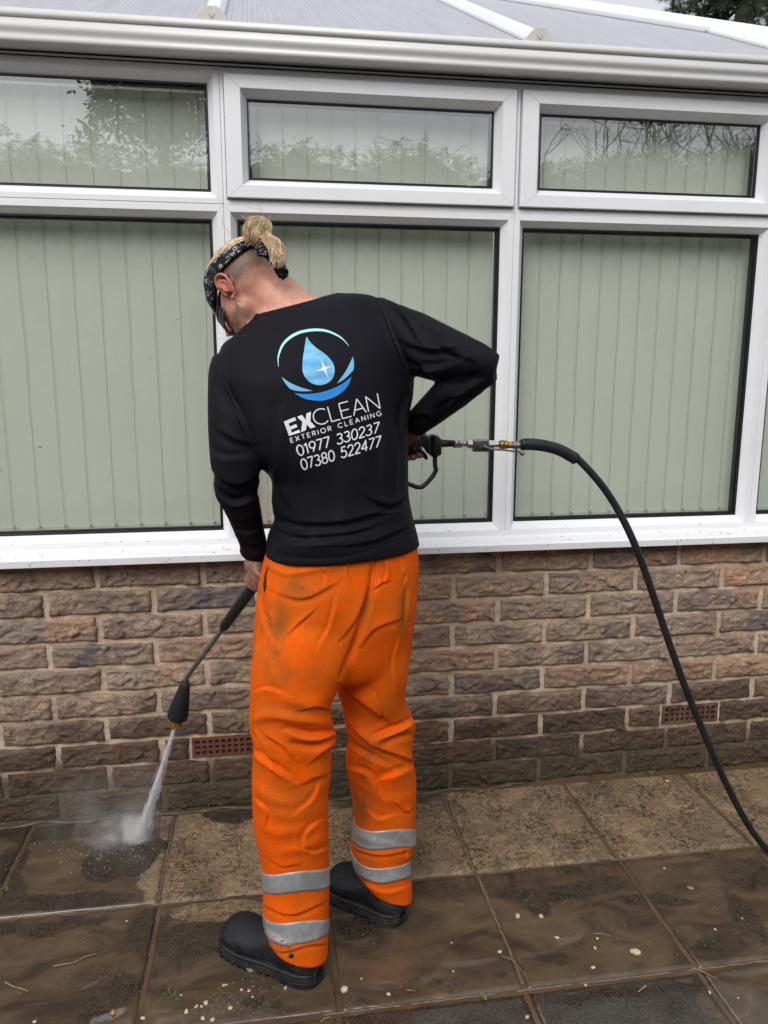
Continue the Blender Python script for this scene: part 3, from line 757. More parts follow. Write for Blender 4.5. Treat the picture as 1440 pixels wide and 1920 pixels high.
# ================================================================== BEHIND THE CAMERA (seen mirrored in the glass)
def leaf_mat(name, c1, c2):
    M = Mat(name, rough=.55, spec=.3); r = M.noise(M.coord(), 2.5, 4)
    M.set('Base Color', M.ramp(r, (.3, c1), (.7, c2))); return M.m
HEDGE = leaf_mat('conifer_foliage', (.020, .032, .012), (.062, .075, .030))
BARK = plain('bark', (.06, .045, .032), .9, .4, 12, .5, 30)
HY = 6.3
def MP(px, py, Y=HY):   # the place whose mirror image in the glass falls on this pixel
    p = PY(px, py, Y+.008); return np.array([p[0], -p[1]+.008, p[2]])
def frond_cluster(V, F, c, d, ln, wd, rng):
    """a drooping feathery spray: a rib with narrow leaflets either side"""
    d = d/np.linalg.norm(d); side = np.cross(d, [0, 0, 1.]); side /= np.linalg.norm(side)+1e-9
    n = 7; pts = []
    for i in range(n+1):
        t = i/n; pts.append(c+d*ln*t+np.array([0, 0, -1])*ln*.55*t*t)
    for i in range(n):
        a, b = pts[i], pts[i+1]; w = wd*(1-i/n)*.9+.01
        for s in (-1, 1):
            tip = a+(b-a)*1.6+side*s*w+np.array([0, 0, -.3*w])
            k = len(V); V += [a, a+(b-a)*.55, tip]; F.append((k, k+1, k+2))
rng = np.random.default_rng(3)
def hedge():
    root = empty('conifer_hedge', (0, -HY, 0), 'tall feathery conifer hedge mirrored in the upper window panes', 'hedge')
    V, F = [], []
    tops = [(-250, 262), (0, 238), (90, 262), (150, 250), (390, 300), (462, 262), (560, 252), (620, 275), (700, 285), (735, 248), (800, 262), (880, 290), (922, 310), (1010, 300), (1100, 290), (1200, 275), (1420, 270), (1900, 300)]
    hx = [MP(a, b)[0] for a, b in tops]; hz = [MP(a, b)[2] for a, b in tops]
    X = np.linspace(-9, 14, 116); n = 26
    body = []
    for x in X:
        top = np.interp(x, hx, hz)-.20
        ring_ = []
        for i in range(n):
            t = i/(n-1); a = math.pi*t
            ring_.append((x, -HY-.9+.9*math.cos(a)*(1) if False else -HY-.8-.8*(-math.cos(a)), top*min(1, math.sin(a)*1.6) if 0 < i < n-1 else 0))
        body.append(np.array(ring_))
    body = [b+np.stack([np.zeros(n), fbm(b*3.2, 4, 5)*.30, fbm(b*4.6+5, 4, 6)*.30], -1) for b in body]
    obj('hedge_body', loft(body, False, False), HEDGE, root)
    for k in range(12500):
        x = rng.uniform(-8.5, 13); top = np.interp(x, hx, hz)
        if k % 2: z = top-abs(rng.normal(0, .20))-.02; y = -HY-.8+rng.uniform(-.35, .75)
        else: z = rng.uniform(.2, 1)**.7*top-.1; y = -HY-.02+rng.uniform(-.1, .08)
        d = np.array([rng.normal(0, .8), .9*rng.uniform(-.2, 1), rng.uniform(.2, 1.3)])
        frond_cluster(V, F, np.array([x, y, z]), d, rng.uniform(.14, .34), rng.uniform(.035, .075), rng)
    # longer leaders that stand out against the sky
    for px, py in ((20, 232), (70, 240), (150, 228), (95, 235), (552, 236), (600, 240), (500, 238), (612, 246), (720, 236), (760, 240), (833, 236), (800, 244), (880, 256), (900, 268), (1075, 282), (1130, 280)):
        p = MP(px, py)
        for q in range(7):
            a = p+np.array([rng.normal(0, .10), -.2, -.34]); d = np.array([rng.normal(0, .7), 0, 1.6])
            frond_cluster(V, F, a, d, .42, .06, rng)
    o = obj('fronds', (V, F), HEDGE, root, False); tag(o, kind='stuff')
hedge()
def limb(V, F, p, d, ln, r, depth, rng, tips, spread=.7, up=.15):
    n = 5; pts = [p]; q = p.copy(); dd = d/np.linalg.norm(d)
    for i in range(n):
        dd = dd+rng.normal(0, .16, 3)+np.array([0, 0, up*.3]); dd /= np.linalg.norm(dd); q = q+dd*ln/n; pts.append(q.copy())
    v, f = tube(pts, [r*(1-.5*i/n) for i in range(n+1)], 5 if depth < 3 else 3, False)
    k = len(V); V += [tuple(a) for a in v]; F += [tuple(i+k for i in g) for g in f]
    if depth == 0: tips.append(pts[-1]); return
    for j in range(3 if depth > 1 else 4):
        s = pts[rng.integers(2, n+1)]; nd = dd+rng.normal(0, spread, 3); nd[2] += up
        limb(V, F, np.array(s), nd, ln*rng.uniform(.55, .78), r*.52, depth-1, rng, tips, spread, up)
def tree(name, base, h, label, leaves, crown=None, depth=4, cat='tree', lr=.5):
    root = empty(name, tuple(base), label, cat); V, F, tips = [], [], []
    base = np.array(base, float); tr = [base+np.array([.04*math.sin(i*1.3), .03*math.cos(i*2.1), h*.45*i/6]) for i in range(7)]
    obj('trunk', tube(tr, [h*.035*(1-.45*i/6) for i in range(7)], 10), BARK, root)
    for k in range(9):
        a = k*2.4; st = tr[3+k % 4]; limb(V, F, np.array(st), np.array([math.cos(a), math.sin(a), .9]), h*.30, h*.014, depth-1, rng, tips)
    obj('branches', (V, F), BARK, root)
    if leaves:
        V, F = [], []
        for t in tips:
            for q in range(leaves):
                c = np.array(t)+rng.normal(0, lr*.45, 3); s = rng.uniform(.05, .11); a = rng.normal(0, 1, 3); a /= np.linalg.norm(a); b = np.cross(a, rng.normal(0, 1, 3)); b /= np.linalg.norm(b)
                k = len(V); V += [c-a*s, c+b*s*.5, c+a*s, c-b*s*.5]; F.append((k, k+1, k+2, k+3))
        o = obj('crown', (V, F), HEDGE, root, False)
    return root
def leafy():
    p = MP(300, 150, 9.0); root = empty('broadleaf_tree', (p[0], -9.0, 0), 'dense leafy tree mirrored in the upper pane left of the worker', 'tree')
    top = MP(300, 120, 9.0)[2]
    obj('trunk', tube([(p[0]+.05*math.sin(i), -9.0, top*i/8) for i in range(9)], [.16*(1-.08*i) for i in range(9)], 10), BARK, root)
    V, F = [], []
    cs = [(rng.uniform(212, 392), rng.uniform(-240, 270), rng.uniform(-.5, .5)) for _ in range(80)]+[(182, 170, 0), (190, 190, 0), (178, 235, 0), (165, 258, 0), (200, 160, 0), (230, 148, 0), (160, 262, 0), (188, 215, 0)]
    for cx, cy, dy in cs:
        c = MP(cx, cy, 9.0+dy); small = cx < 204
        for q in range(80 if small else 330):
            a = c+rng.normal(0, .09 if small else .19, 3); s = rng.uniform(.022, .055); d = rng.normal(0, 1, 3); d /= np.linalg.norm(d); b = np.cross(d, rng.normal(0, 1, 3)); b /= np.linalg.norm(b)
            k = len(V); V += [a-d*s, a+b*s*.5, a+d*s, a-b*s*.5]; F.append((k, k+1, k+2, k+3))
    obj('crown', (V, F), leaf_mat('broad_leaves', (.030, .034, .016), (.085, .080, .040)), root, False)
leafy()
pB = MP(1330, 250, 8.2)
tree('bare_tree', (pB[0]-.1, -8.2, 0), 5.6, 'bare twiggy tree mirrored in the upper pane over the hose', 0, depth=5)
pB = MP(1405, 250, 7.7)
tree('bare_tree', (pB[0]+.1, -7.7, 0), 5.2, 'second bare tree mirrored at the very corner of that pane', 0, depth=5)

# ================================================================== PINE beyond the roof
NEED = leaf_mat('pine_needles', (.018, .040, .022), (.050, .085, .040))
def pine():
    Yp = 8.0; c = PY(1400, 20, Yp); root = empty('pine_tree', (c[0], Yp, 0), 'dark green pine tree rising beyond the pale roof ridge', 'tree')
    tp = [np.array([c[0]+.1*math.sin(z), Yp, z]) for z in np.linspace(0, c[2]+3, 9)]
    obj('trunk', tube(tp, [.22*(1-.08*i) for i in range(9)], 10), BARK, root)
    V, F, BV, BF = [], [], [], []
    r = np.random.default_rng(12)
    for (px, py, px2, py2) in ((1420, -30, 1262, 8), (1420, -10, 1290, 28), (1440, 0, 1330, 44), (1450, 10, 1390, 48), (1440, -40, 1250, -16), (1460, 20, 1425, 58), (1430, -60, 1280, -50), (1450, -20, 1560, 10), (1450, -20, 1540, -40), (1440, -70, 1360, -110), (1400, 0, 1350, 20), (1410, -20, 1310, 10), (1450, 0, 1480, 50)):
        dy = r.uniform(-.7, .7)
        a, b = PY(px, py, Yp), PY(px2, py2, Yp+dy)
        n = 14; pts = [a+(b-a)*t+np.array([0, 0, .10*math.sin(t*5)]) for t in np.linspace(0, 1, n)]
        v, f = tube(pts, [.035*(1-.7*i/n) for i in range(n)], 5, False); k = len(BV); BV += [tuple(q) for q in v]; BF += [tuple(i+k for i in g) for g in f]
        for i in range(3, n):
            for s in range(4):
                d = r.normal(0, 1, 3); d[2] = abs(d[2])*.5+.1; d /= np.linalg.norm(d); L = r.uniform(.08, .30)
                e = pts[i]+d*L
                v, f = tube([pts[i], e], [.008, .004], 3, False); k = len(BV); BV += [tuple(q) for q in v]; BF += [tuple(q+k for q in g) for g in f]
                for t in np.linspace(.35, 1, 4):
                    c0 = pts[i]+(e-pts[i])*t
                    for m_ in range(17):
                        nd = d*.9+r.normal(0, .75, 3); nd /= np.linalg.norm(nd); sd_ = np.cross(nd, r.normal(0, 1, 3)); sd_ /= np.linalg.norm(sd_)
                        l2 = r.uniform(.06, .13); k = len(V); V += [c0-sd_*.0035, c0+sd_*.0035, c0+nd*l2]; F.append((k, k+1, k+2))
    obj('branches', (BV, BF), BARK, root)
    obj('needles', (V, F), NEED, root, False)
pine()

# ================================================================== THE WORKER
person = empty('person', (.12, -.72, 0), 'man with blond topknot and bandana, back turned, in black top and orange trousers', 'person')
def ringLR(L, R, Yl, Yr, b, n=40, ex=2.3, sh=1.0):
    """cross-section whose outline runs from pixel L to pixel R at the depths Yl, Yr; b its half thickness"""
    A, B = PY(L[0], L[1], Yl), PY(R[0], R[1], Yr); c = (A+B)/2; a = (B-A)/2*sh
    hor = np.array([a[0], a[1], 0]); hor /= np.linalg.norm(hor); bk = np.array([-hor[1], hor[0], 0.])
    t = np.linspace(0, 2*math.pi, n, endpoint=False); ct, st = np.cos(t), np.sin(t)
    p = 2/ex
    return c + (np.sign(ct)*np.abs(ct)**p)[:, None]*a + (np.sign(st)*np.abs(st)**p)[:, None]*bk*b
def shrink(rings, k):
    out = []
    for r in rings: c = r.mean(0); out.append(c+(r-c)*k)
    return out
def loftLR(rows, n=40, ex=2.3, k=1.0, sh=1.0):
    base = [ringLR(*r, n=n, ex=ex, sh=sh) for r in rows]
    base = catmull(base, 5)
    return [r_ if k == 1 else shrink([r_], k)[0] for r_ in base]

torso = [((478, 590), (632, 549), -.66, -.60, .060), ((440, 628), (695, 553), -.70, -.60, .085), ((410, 655), (738, 582), -.73, -.59, .105),
         ((404, 720), (768, 640), -.77, -.62, .122), ((420, 790), (771, 722), -.79, -.65, .124), ((455, 850), (760, 775), -.80, -.67, .120),
         ((488, 880), (757, 830), -.80, -.68, .116), ((511, 905), (756, 868), -.80, -.68, .114), ((512, 948), (757, 918), -.80, -.68, .115),
         ((517, 980), (763, 955), -.80, -.68, .118), ((504, 1012), (771, 985), -.81, -.68, .122), ((499, 1051), (778, 1014), -.81, -.68, .126)]
larm = [((399, 668), (470, 640), -.72, -.70, .045), ((391, 700), (478, 690), -.75, -.73, .055), ((389, 755), (482, 755), -.77, -.76, .057), ((390, 810), (486, 815), -.79, -.78, .055),
        ((394, 868), (489, 868), -.80, -.79, .052), ((401, 890), (484, 886), -.80, -.79, .049), ((400, 913), (487, 902), -.79, -.78, .049), ((407, 933), (483, 922), -.78, -.77, .045),
        ((420, 955), (489, 952), -.76, -.76, .042), ((437, 992), (495, 990), -.73, -.73, .037), ((450, 1024), (500, 1018), -.71, -.70, .034), ((450, 1036), (499, 1038), -.70, -.69, .032), ((458, 1047), (497, 1051), -.69, -.68, .028)]
def parm(off=0):
    up = [(690, 596, -.61, .060), (735, 628, -.64, .074), (775, 643, -.68, .073), (820, 661, -.73, .066), (862, 674, -.78, .057), (898, 682, -.815, .046), (930, 690, -.83, .030)]
    lo = [(924, 693, -.828, .030), (905, 698, -.815, .038), (885, 706, -.80, .044), (850, 733, -.76, .044), (815, 764, -.71, .038), (790, 786, -.67, .033), (776, 799, -.65, .030)]
    f = lambda L: tube(catmull([PY(a, b, c) for a, b, c, _ in L], 5), list(np.interp(np.linspace(0, len(L)-1, 5*(len(L)-1)+1), range(len(L)), [q[3]-off for q in L])), 24)
    return f(up), f(lo)
shirtgeo = [loft(loftLR(torso, 48, 2.35, sh=.966)), loft(loftLR(larm, 28, 2.1))]+list(parm())
pelvis = [((506, 1020), (773, 998), -.80, -.69, .112), ((494, 1062), (777, 1048), -.80, -.68, .122), ((488, 1100), (774, 1090), -.81, -.67, .130), ((482, 1150), (769, 1140), -.81, -.67, .132),
          ((477, 1195), (764, 1190), -.81, -.66, .125), ((474, 1232), (759, 1230), -.81, -.66, .116), ((480, 1262), (744, 1258), -.81, -.67, .092), ((520, 1280), (712, 1275), -.77, -.68, .050)]
lleg = [((545, 1120), (620, 1130), -.80, -.78, .050), ((505, 1165), (650, 1180), -.82, -.79, .095), ((474, 1228), (658, 1238), -.83, -.80, .104), ((467, 1305), (624, 1303), -.83, -.81, .098),
        ((466, 1350), (621, 1336), -.83, -.81, .094), ((466, 1370), (627, 1360), -.83, -.81, .093), ((472, 1386), (630, 1380), -.83, -.81, .093), ((474, 1408), (621, 1396), -.83, -.81, .088),
        ((472, 1440), (620, 1440), -.83, -.81, .085), ((471, 1480), (615, 1481), -.83, -.81, .083), ((476, 1560), (616, 1560), -.83, -.81, .080), ((489, 1625), (616, 1608), -.83, -.81, .076),
        ((493, 1672), (616, 1660), -.83, -.81, .076), ((493, 1723), (615, 1712), -.835, -.815, .080), ((497, 1745), (614, 1750), -.84, -.82, .083), ((505, 1763), (613, 1775), -.845, -.825, .084)]
rleg = [((670, 1120), (730, 1120), -.70, -.68, .050), ((645, 1170), (748, 1175), -.71, -.67, .105), ((632, 1230), (757, 1235), -.705, -.665, .120), ((632, 1290), (753, 1295), -.695, -.66, .108),
        ((641, 1327), (768, 1328), -.68, -.65, .090), ((647, 1365), (776, 1352), -.68, -.65, .088), ((653, 1390), (773, 1380), -.67, -.65, .085), ((649, 1414), (772, 1414), -.67, -.65, .083),
        ((650, 1441), (777, 1446), -.67, -.64, .082), ((657, 1480), (778, 1480), -.66, -.64, .080), ((665, 1530), (777, 1540), -.66, -.64, .078), ((663, 1560), (776, 1580), -.66, -.64, .077),
        ((659, 1590), (767, 1600), -.66, -.64, .074), ((661, 1615), (768, 1632), -.66, -.64, .073), ((668, 1636), (770, 1650), -.66, -.64, .073), ((684, 1656), (769, 1676), -.66, -.64, .072)]
trougeo = [loft(loftLR(pelvis, 48, 2.4, sh=.968)), loft(loftLR(lleg, 32, 2.2, sh=.985)), loft(loftLR(rleg, 32, 2.2, sh=.975))]

# ---- head, in its own frame: l left ear, f face, u crown
HF = np.array([-.56, .43, -.71]); HF /= np.linalg.norm(HF)
_U = np.array([0, 0, 1.]); _U = _U-HF*(_U@HF); _U /= np.linalg.norm(_U)
HL = np.cross(_U, HF)
rollh = math.radians(0); HU = _U*math.cos(rollh)+HL*math.sin(rollh); HL = np.cross(HU, HF)
HC = PY(463, 546, -.60)
HM = np.stack([HL, HF, HU], 1)
def H_(l, f, u): return HC+HM@np.array([l, f, u], float)
def hell(c, rad, nu=28, nv=18): return ellipsoid(H_(*c), rad, HM, nu, nv)
def ht(pts, r, n=8, **k): return tube([H_(*p) for p in pts], r, n, **k)
nb = (PY(520, 585, -.66)+PY(590, 562, -.60))/2
headgeo = [hell((0, -.012, .026), (.0735, .094, .079)), hell((0, .030, -.030), (.062, .060, .070)), hell((0, .052, -.058), (.047, .036, .042)), hell((0, .068, -.090), (.024, .020, .020)),
           ht([(.060, -.002, -.045), (.052, .030, -.078), (.022, .066, -.096)], [.017, .016, .014]), ht([(-.060, -.002, -.045), (-.052, .030, -.078), (-.022, .066, -.096)], [.017, .016, .014]),
           ht([(0, .088, .006), (0, .104, -.018), (0, .110, -.034)], [.008, .010, .013]), ht([(-.012, .098, -.038), (.012, .098, -.038)], .0085),
           ht([(-.035, .083, .018), (0, .090, .020), (.035, .083, .018)], [.009, .010, .009]), ht([(-.022, .087, -.062), (0, .095, -.061), (.022, .087, -.062)], [.006, .009, .006]), ht([(-.020, .084, -.070), (0, .091, -.071), (.020, .084, -.070)], [.006, .009, .006])]
def ear(s):
    x0 = .0735*s; o = []
    hel = [(x0*.98, .012, -.004), (x0*1.10, .012, .012), (x0*1.20, .003, .026), (x0*1.25, -.012, .028), (x0*1.27, -.024, .018), (x0*1.24, -.027, .002), (x0*1.16, -.020, -.016), (x0*1.06, -.008, -.030), (x0*1.02, .002, -.034), (x0*1.0, .006, -.024)]
    o.append(tube(catmull([H_(*p) for p in hel], 4), .0042, 8))
    plate = [H_(x0*1.03, .006, .0), H_(x0*1.10, -.012, .010), H_(x0*1.08, -.014, -.006), H_(x0*1.01, -.002, -.026)]
    o.append(ellipsoid(H_(x0*1.08, -.008, .004), (.0045, .017, .024), HM@np.array([[.93, -.36, 0], [.36, .93, 0], [0, 0, 1]]).T, 14, 10))
    o.append(tube(catmull([H_(x0*1.08, .006, .014), H_(x0*1.17, -.008, .016), H_(x0*1.19, -.016, .002), H_(x0*1.09, -.006, -.016)], 4), .0030, 7))
    o.append(ellipsoid(H_(x0*1.06, .000, -.031), (.005, .007, .008), HM, 12, 8)); o.append(ellipsoid(H_(x0*1.05, .010, -.010), (.004, .004, .006), HM, 10, 8))
    return o
headgeo += ear(1)+ear(-1)
nk0, nk1 = H_(0, -.022, .020), nb+np.array([.006, .02, -.05])
neckp = [nk0, nk0*.62+nk1*.38+np.array([.004, -.006, .010]), nk0*.28+nk1*.72+np.array([.004, -.010, .006]), nk1]
headgeo += [tube(catmull(neckp, 4), list(np.interp(np.linspace(0, 3, 13), [0, 1, 2, 3], [.050, .062, .070, .084])), 28)]
headgeo += [tube(catmull([H_(0.01, .01, -.04), nk1+np.array([-.05, .04, .02])], 4) if False else [H_(0.0, .02, -.03), nk1+np.array([-.055, .05, .01])], [.035, .05], 16)]
# ---- hands
def finger(pts, r0, r1): return tube(catmull(pts, 4), list(np.linspace(r0, r1, 4*(len(pts)-1)+1)), 10)
Lw = PY(478, 1047, -.685); Lk = PY(479, 1076, -.665)      # left wrist, centre of the closed fist
# grip axis of the lance through the left fist
g0, g1 = PY(497, 1068, -.70), PY(418, 1178, -.545); gax = (g1-g0)/np.linalg.norm(g1-g0)
fistc = g0+gax*.012
out_ = np.cross(gax, [0, 1., 0]); out_ /= np.linalg.norm(out_); tow = np.cross(out_, gax)
def around(c, a0, a1, r, ax_off, n=5):
    return [c+gax*ax_off+(out_*math.cos(a)+tow*math.sin(a))*r for a in np.linspace(a0, a1, n)]
handL = []
if (out_@_r) > 0: out_ = -out_
if (tow@_w) > 0: tow = -tow          # tow points to the camera
palm = [Lw, Lw*.45+(fistc+out_*.018+tow*.004)*.55, fistc+out_*.021+gax*.012]
handL.append(tube(catmull(palm, 4), list(np.interp(np.linspace(0, 2, 9), [0, 1, 2], [.026, .029, .024])), 16, flat=.8))
handL.append(ellipsoid(fistc+out_*.018, (.020, .026, .036), None, 16, 12))
for k in range(4):       # four fingers wrap the far side of the grip and come back round in front
    off = -.018+k*.0175; rr = (.0098, .0102, .0098, .0086)[k]
    handL.append(finger(around(fistc, math.radians(-20), math.radians(-20-235 if False else 215), .0255-(.002 if k == 3 else 0), off+.006, 6), rr, rr*.82))
handL.append(finger([fistc+out_*.022-gax*.012, fistc+out_*.024+tow*.012+gax*.004, fistc+tow*.027+gax*.022, fistc+tow*.024-out_*.010+gax*.038], .0125, .0092))
GYp = -.585       # depth of the gun
handR = []
Rw = PY(778, 800, -.645)
rp = [Rw, PY(768, 812, -.615), PY(752, 828, GYp-.006)]
handR.append(tube(catmull(rp, 4), list(np.interp(np.linspace(0, 2, 9), [0, 1, 2], [.027, .029, .024])), 16, flat=.75))
handR.append(ellipsoid(PY(752, 830, GYp+.0), (.026, .022, .030), None, 16, 12))
handR.append(finger([PY(760, 812, GYp-.02), PY(778, 812, GYp-.018), PY(790, 815, GYp-.010), PY(797, 819, GYp-.003)], .0125, .0090))     # thumb along the top
for k, (xe, ye) in enumerate(((788, 858), (776, 862), (763, 864), (752, 864))):                      # fingers curl under the grip and back towards us
    b = PY(xe-14-k*1, 822, GYp+.030)
    handR.append(finger([PY(750-k, 826, GYp+.020), PY(xe-8, 832, GYp+.034), PY(xe-1, 849, GYp+.020), PY(xe, ye-4, GYp-.006), PY(xe-7, ye-5, GYp-.018)], .0098-.0004*k, .0078))
bodygeo = headgeo+[loft(loftLR(torso, 32, 2.2, .88)), loft(loftLR(larm, 20, 2, .66)), *parm(.025), loft(loftLR(pelvis, 32, 2.3, .80)), loft(loftLR(lleg[:-2], 24, 2.1, .60)), loft(loftLR(rleg[:-2], 24, 2.1, .60))]+handL+handR
# feet inside the boots
HLh, HLt = PZ(600, 1846, 0)*np.array([1, 1, 0])+np.array([0, .004, .036]), PZ(425, 1765, 0)+np.array([0, .012, .036]); HRh, HRt = PZ(755, 1732, 0)+np.array([0, 0, .036]), PZ(622, 1660, 0)+np.array([0, 0, .036])
for h_, t_, ank in ((HLh, HLt, PY(560, 1760, -.82)), (HRh, HRt, PY(728, 1650, -.65))):
    d = (t_-h_); bodygeo.append(tube([h_+d*.16, h_+d*.5, h_+d*.85], [.018, .024, .018], 14)); bodygeo.append(tube([ank+np.array([0, .02, .06]), h_+d*.28+np.array([0, 0, .02])], [.030, .018], 14))

def skin_mat():
    M = Mat('skin', rough=.48, spec=.4, sss=.12); c = M.coord(); M.b.inputs['Subsurface Radius'].default_value = (.6, .22, .12); M.b.inputs['Subsurface Scale'].default_value = .008
    n = M.noise(c, 26, 6, .65); n2 = M.noise(c, 380, 3, .7)
    base = M.mix(M.ramp(n, (.36, 0), (.64, 1)), (.55, .235, .165), (.71, .38, .275))
    base = M.mix(M.ramp(M.noise(c, 260, 3, .6), (.66, 0), (.76, .5)), base, (.38, .17, .11))
    base = M.mix(M.attr('red'), base, (.60, .16, .11))
    base = M.mix(M.attr('hand_shade'), base, (.26, .13, .10))  # hands painted darker: their shade is put into the skin colour
    hair = M.ramp(n2, (.35, 1.0), (.62, .35))
    base = M.mix(M.math('MULTIPLY', M.attr('stub'), hair), base, (.055, .036, .024))
    base = M.mix(M.math('MULTIPLY', M.attr('shaved'), M.ramp(n2, (.3, 1), (.7, .6))), base, (.040, .028, .021))
    M.set('Base Color', base); M.bump(M.noise(c, 700, 3), .18, .0008); return M.m
SKIN = skin_mat()
V, F = union(bodygeo, .0031, 3)
def relax(V, F, mask, it):
    F = np.asarray(F); E = np.concatenate([F[:, [0, 1]], F[:, [1, 2]], F[:, [2, 3]], F[:, [3, 0]]]); n = len(V); m_ = mask[E[:, 0]] > 0; E = E[m_]
    cnt = np.bincount(E[:, 0], minlength=n)[:, None]; V = V.copy(); k = (mask[:, None] > 0) & (cnt > 0)
    for _ in range(it):
        S2 = np.stack([np.bincount(E[:, 0], V[E[:, 1], c], n) for c in range(3)], 1)/np.maximum(cnt, 1)
        V = np.where(k, V+(S2-V)*mask[:, None]*.6, V)
    return V
loc = (V-HC)@HM; l, f, u = loc.T
earz = smooth(.046, .030, np.sqrt((np.abs(l)-.085)**2+(f+.006)**2+u**2)); facez = smooth(.03, .06, f)*smooth(-.14, -.10, u)
neckm = (V[:, 2] > 1.50)*(1-earz)*(1-facez)
V = relax(V, F, np.clip(neckm, 0, 1), 60)
loc = (V-HC)@HM; l, f, u = loc.T
ishead = (np.abs(l) < .12) & (np.abs(f) < .14) & (u > -.13) & (u < .15)
nn = fbm(V*60, 3, 77)*.006
jaw = smooth(-.030, -.052, u+nn)*smooth(-.02, .015, f+nn)
shv = smooth(-.022, .008, u+nn*1.6)*smooth(.010, -.020, f+nn)*1.0
fade = smooth(-.040, .0, u+nn)*smooth(.01, -.02, f)
earm = smooth(.0725, .084, np.abs(l))*(np.abs(f+.008) < .035)*(np.abs(u) < .045)
stub = np.where(ishead, np.clip(jaw*1.0, 0, 1), 0); shaved = np.where(ishead, np.clip(.15*fade+.85*shv, 0, 1)*(1-earm), 0)
red = np.where(ishead, earm*.65, 0); hand_shade = (V[:, 2] < 1.42).astype(float)
body = quads_mesh('body', V, F, SKIN, person, {'stub': stub, 'shaved': shaved, 'red': red, 'hand_shade': hand_shade}) if not isinstance(F, list) else None

# ---- creases: pushes cloth in and out along drawn folds, on the side that faces us; noise elsewhere
def project_all(V):
    d = V-CAM; z = d@_w; return 720+FPX*(d@_r)/z, 960-FPX*(d@_u)/z
def crease_field(px, py, creases):
    """each crease: list of points, width, depth (mm, + ridge / - valley); the ridge is followed by a valley on one side"""
    out = np.zeros_like(px)
    for pts, wd, dep, *opt in creases:
        if len(pts) > 2: pts = [tuple(q) for q in catmull([np.array(q, float) for q in pts], 5)]
        side = opt[0] if opt else 0
        best = np.full_like(px, 1e9); sgn = np.zeros_like(px); tt = np.zeros_like(px); n = len(pts)-1
        lens = [math.dist(pts[i], pts[i+1]) for i in range(n)]; tot = sum(lens); acc = 0
        x0 = min(p[0] for p in pts)-5*wd; x1 = max(p[0] for p in pts)+5*wd; y0 = min(p[1] for p in pts)-5*wd; y1 = max(p[1] for p in pts)+5*wd
        k = (px > x0) & (px < x1) & (py > y0) & (py < y1)
        if not k.any(): continue
        X, Y = px[k], py[k]; b = np.full_like(X, 1e9); s_ = np.zeros_like(X); t_ = np.zeros_like(X)
        for i in range(n):
            ax, ay = pts[i]; bx, by = pts[i+1]; dx, dy = bx-ax, by-ay; L2 = dx*dx+dy*dy
            t = np.clip(((X-ax)*dx+(Y-ay)*dy)/L2, 0, 1); qx, qy = X-ax-t*dx, Y-ay-t*dy; d = np.hypot(qx, qy)
            m_ = d < b; b[m_] = d[m_]; s_[m_] = np.sign(dx*qy-dy*qx)[m_]; t_[m_] = ((acc+t*lens[i])/tot)[m_]; acc += lens[i]
        taper = np.sin(np.pi*np.clip(t_*.92+.04, 0, 1))**.6
        q = b*s_/wd
        if side:      # a lapped fold: broad back, steep lip, a hollow beneath it
            v = q*side; prof = np.where(v < 0, np.exp(-(np.abs(v)/1.9)**1.3), np.exp(-(v/.45)**2)) - .5*np.exp(-((v-1.2)/.8)**2)
        else: prof = np.exp(-(q/1.25)**2)
        out[k] += dep*.001*taper*prof
    return out
def drape(V, F, creases, amp, seed, freq=9, aniso=(1, 1, .5), ridge=.5):
    N = vnormals(V, F); px, py = project_all(V)
    tocam = CAM-V; tocam /= np.linalg.norm(tocam, axis=1, keepdims=True); fac = smooth(-.05, .35, (N*tocam).sum(1))
    P = V*freq*np.array(aniso)+fbm(V*4, 2, seed+3)[:, None]*.8
    nz = (1-np.abs(fbm(P, 3, seed))*2)*ridge+fbm(P*.6, 2, seed+8)*(1-ridge)
    D = amp*nz+crease_field(px, py, creases)*fac
    return V+N*D[:, None]
